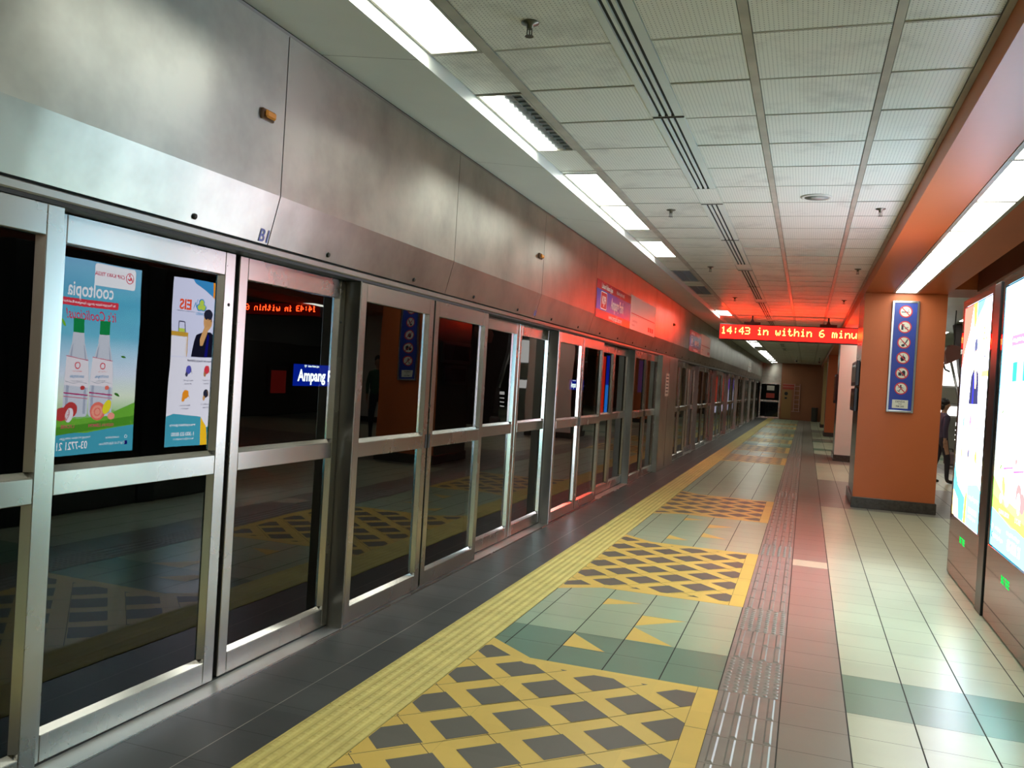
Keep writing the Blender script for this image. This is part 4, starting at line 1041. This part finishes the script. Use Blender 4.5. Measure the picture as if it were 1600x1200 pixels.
def person(loc, rot, s, shirt, trousers, skin, label, backpack=False, stride=.12):
    t = thing('person', loc, label, 'person'); t.rotation_euler = (0, 0, rot); t.scale = (s, s, s)
    P = []
    spine = [(0, 0, .90, (.15, .11)), (0, -.005, 1.05, (.13, .095)), (0, 0, 1.22, (.155, .105)), (0, -.01, 1.36, (.13, .085)), (0, 0, 1.44, .052), (0, .01, 1.49, .050), (0, .02, 1.56, (.076, .092)), (0, .02, 1.645, (.070, .085))]
    P.append(spine)
    for sd in (-1, 1):
        st = stride * sd
        P.append([(0, 0, .90, (.15, .11)), (.09 * sd, 0, .84, .088), (.095 * sd, st * .55 + .02, .50, .062), (.095 * sd, st - .03, .12, .040), (.095 * sd, st - .01, .055, .042), (.10 * sd, st + .10, .038, .036), (.10 * sd, st + .15, .032, .030)])
        P.append([(0, -.01, 1.36, (.13, .085)), (.165 * sd, -.005, 1.36, .058), (.205 * sd, -.03 - st * .2, 1.11, .043), (.20 * sd, .03 - st * .5, .90, .029), (.20 * sd, .04 - st * .6, .84, (.036, .020)), (.20 * sd, .045 - st * .6, .80, (.034, .017))])
    me = limb(P)
    for m in (shirt, trousers, skin, M['black']): me.materials.append(m)
    for p in me.polygons:
        c = p.center; p.use_smooth = True
        if c.z > 1.435 or (abs(c.x) > .15 and c.z < .93 and c.z > .6): p.material_index = 2
        elif c.z < .085: p.material_index = 3
        elif c.z < .93 and abs(c.x) < .175: p.material_index = 1
        else: p.material_index = 0
    # fingers, thumb, nose, ears and eyes grow out of the same surface mesh
    ex = MB()
    for sd in (-1, 1):
        st = stride * sd; hx, hy = .20 * sd, .045 - st * .6
        for k, ln_ in enumerate((.062, .070, .066, .052)):
            fy = hy - .024 + k * .016
            ex.lathe([(.0085, 0), (.0080, ln_ * .5)], (hx, fy, .795), (-.10 * sd, .06, -1), skin, 8); ex.lathe([(.0080, 0), (.0055, ln_ * .5)], (hx - .003 * sd, fy + .002, .795 - ln_ * .5), (-.35 * sd, .12, -1), skin, 8)
        ex.lathe([(.0095, 0), (.0065, .055)], (hx - .006 * sd, hy + .026, .835), (-.25 * sd, .55, -1), skin, 8)
        ball(ex, (.077 * sd, .015, 1.565), .022, skin, 10, .35, .7, 1); ball(ex, (.028 * sd, .103, 1.605), .008, M['black'], 8, 1, .5, .6)
    ball(ex, (0, .022, 1.605), .092, skin, 16, .80, .96, 1.12); ball(ex, (0, .110, 1.578), .014, skin, 10, .7, 1, 1.3); ball(ex, (0, .096, 1.545), .017, pmat('lip', (.35, .12, .10), .5), 10, 1, .35, .3)
    b = len(me.vertices); V = [tuple(v.co) for v in me.vertices] + ex.v; F = [tuple(p.vertices) for p in me.polygons] + [tuple(i + b for i in f) for f in ex.f]
    mats = list(me.materials); mi = [p.material_index for p in me.polygons]
    for m in ex.m:
        mm = ex.ms[m]
        if mm not in mats: mats.append(mm)
        mi.append(mats.index(mm))
    m2 = bpy.data.meshes.new('body'); m2.from_pydata(V, [], F)
    for m in mats: m2.materials.append(m)
    m2.polygons.foreach_set('material_index', mi); m2.polygons.foreach_set('use_smooth', [True] * len(F)); m2.update(); bpy.data.meshes.remove(me)
    o = bpy.data.objects.new('body', m2); COL.objects.link(o); o.parent = t
    def child(mb, name):
        m_ = mb.build(name); m_.parent = t; return m_
    h = MB(); ball(h, (0, -.005, 1.645), .098, pmat('black_hair', (.012, .010, .010), .45), 18, .92, 1.08, .95); ball(h, (0, -.045, 1.57), .080, h.ms[0], 14, .95, .75, 1.1); child(h, 'hair')
    if backpack:
        h = MB(); h.box(-.15, .15, -.27, -.10, .98, 1.38, M['black'], .05); child(h, 'backpack')
    return t
skn = pmat('skin', (.42, .24, .15), .5)
person((2.47, 17.95, 0), R(-75), .93, pmat('dark_violet_shirt', (.055, .040, .075), .7, var=.2), pmat('black_trousers', (.018, .015, .024), .7), skn, 'person in dark shirt and black trousers standing half hidden by the orange column')
person((3.5, 16.2, 0), R(150), 1.05, pmat('green_shirt', (.03, .09, .05), .7), pmat('dark_jeans', (.02, .025, .04), .7), skn, 'person in green top and black backpack on the hidden side', True)

# ================================================================== MIDDLE OF THE ISLAND, GLIMPSED BESIDE THE ORANGE COLUMN
t = thing('glowing_wall_panel', (3.3, 27.3, 1.8), 'white wall panels made to glow, behind the standing person', 'glowing wall panel')
b = MB(); b.box(2.2, 4.6, 27.25, 27.4, 0, 3.1, 'grey_wall'); b.build('case', t)
wl = emat('white_glow', (1, .98, .93), 1.6)  # emission stands in for the light falling on the white wall
for z0, z1 in ((1.15, 1.42), (1.50, 1.95), (2.0, 2.75)):
    b = MB(); b.box(2.3, 4.5, 27.22, 27.248, z0, z1, wl if z0 != 1.5 else pmat('pale_panel', (.6, .58, .52), .4)); b.build('panel', t)
t = thing('escalator', (4.3, 25, 0), 'dark escalator side with a slanting steel handrail right of the glowing panels', 'escalator')
b = MB(); b.prism([(3.42, 3.5), (3.60, 2.3), (3.86, 1.15), (3.9, 0), (5.0, 0), (5.0, 3.5)], 24.0, 24.35, 'y', 'bulk'); b.build('side', t)
b = MB(); b.tube([(3.27, 23.9, 2.95), (3.45, 23.9, 2.25), (3.72, 23.9, 1.15)], .03, 'rail', 10); b.tube([(3.20, 23.9, 2.5), (3.25, 23.9, 2.35), (3.36, 23.9, 2.3)], .02, 'rubber', 8); b.build('handrail', t)
for i in range(4):
    b = MB(); z = .95 - i * .12; b.box(3.58, 3.72 - .01 * i, 23.96, 23.995, z, z + (.09 if i == 0 else .03), wl); b.build('step_light', t)
b = MB(); b.prism([(0, -.22), (.26, -.08), (.30, .16), (.06, .20), (-.04, 0)], 0, .35, 'y', pmat('brown_speaker_case', (.13, .05, .035), .5)); o = b.build('loudspeaker', loc=(0, 0, 0)); o.location = (2.80, 20.4, 2.57); tag(o, 'brown tilted loudspeaker box hanging right of the orange column', 'loudspeaker')
b = MB(); b.box(2.93, 2.95, 20.55, 20.57, 2.76, 3.519, 'rubber'); 
o2 = b.build('hanger', o); o2.matrix_parent_inverse = Matrix.Translation((-2.80, -20.4, -2.57))
t = thing('suitcase', (3.29, 22.55, 0), 'grey suitcase standing on the floor beyond the person', 'suitcase')
b = MB(); b.box(3.17, 3.42, 22.48, 22.70, .035, .36, pmat('grey_fabric', (.17, .15, .15), .8), .05); b.build('body', t)
b = MB(); b.tube([(3.23, 22.6, .35), (3.24, 22.6, .43), (3.35, 22.6, .43), (3.36, 22.6, .35)], .012, 'black'); b.build('handle', t)
for xx in (3.21, 3.38):
    b = MB(); b.lathe([(.035, -.012), (.035, .012)], (xx, 22.55, .035), (1, 0, 0), 'black', 12); b.build('wheel', t)

# ================================================================== FAR END
t = thing('ladder', (-.5, YE - .1, 0), 'pale folded ladder hung on the far end wall', 'ladder')
for x in (-.64, -.36):
    b = MB(); b.box(x - .02, x + .02, YE - .09, YE - .03, .46, 2.03, 'pink_frame', .004); b.build('rail', t)
for i in range(6):
    b = MB(); z = .62 + i * .25; b.box(-.62, -.38, YE - .08, YE - .04, z, z + .04, 'pink_frame'); b.build('rung', t)
b = MB(); b.box(-.75, -.3, YE - .05, YE - .001, .46, .50, 'pink_frame'); b.build('wall_bracket', t)
t = thing('wall_sign', (-.95, YE, 1.85), 'wide red sign with a pale edge on the far end wall', 'sign')
b = MB(); b.box(-1.27, -.68, YE - .03, YE - .001, 1.70, 2.0, 'red_paint'); b.build('board', t)
b = MB(); b.box(-1.27, -.68, YE - .04, YE - .031, 1.97, 2.0, 'pink_frame'); b.box(-1.27, -.68, YE - .04, YE - .031, 1.82, 1.85, 'pink_frame'); b.build('trim', t)
t = thing('notice_board', (-1.1, YE, .9), 'yellowish board with dark marks below the red sign', 'notice board')
b = MB(); b.box(-1.30, -.78, YE - .02, YE - .001, .05, 1.66, pmat('dull_yellow_board', (.40, .21, .07), .5)); b.build('board', t)
b = MB(); b.lathe([(.10, 0), (.10, .01)], (-1.08, YE - .021, 1.45), (0, -1, 0), 'rubber', 16); b.build('mark', t)
b = MB(); b.box(-1.15, -1.02, YE - .03, YE - .0205, 1.15, 1.25, 'rubber'); b.build('small_mark', t)
b = MB(); b.lathe([(.16, 0), (.17, .75), (.18, .77), (.0001, .77)], (.48, YE - .6, 0), (0, 0, 1), pmat('bin_grey', (.10, .09, .08), .4), 20); o = b.build('litter_bin', loc=(.48, YE - .6, 0)); tag(o, 'grey litter bin on the floor by the far wall', 'bin')
def cctv(x, y, lab):
    t = thing('security_camera', (x, y, ZC), lab, 'security camera', 'ceiling security cameras')
    b = MB(); b.lathe([(.02, 0), (.02, -.16)], (x, y, ZC - .005), (0, 0, 1), 'runner', 10); b.build('stem', t)
    b = MB(); b.box(x - .06, x + .06, y - .2, y + .12, ZC - .28, ZC - .16, 'runner', .01); b.build('housing', t)
    b = MB(); b.lathe([(.035, 0), (.035, .02)], (x, y - .2, ZC - .22), (0, -1, 0), 'black', 12); b.build('lens', t)
cctv(-.5, 40.0, 'pale camera hanging from the ceiling near the far wall, left one'); cctv(.45, 40.0, 'pale camera hanging from the ceiling near the far wall, right one')
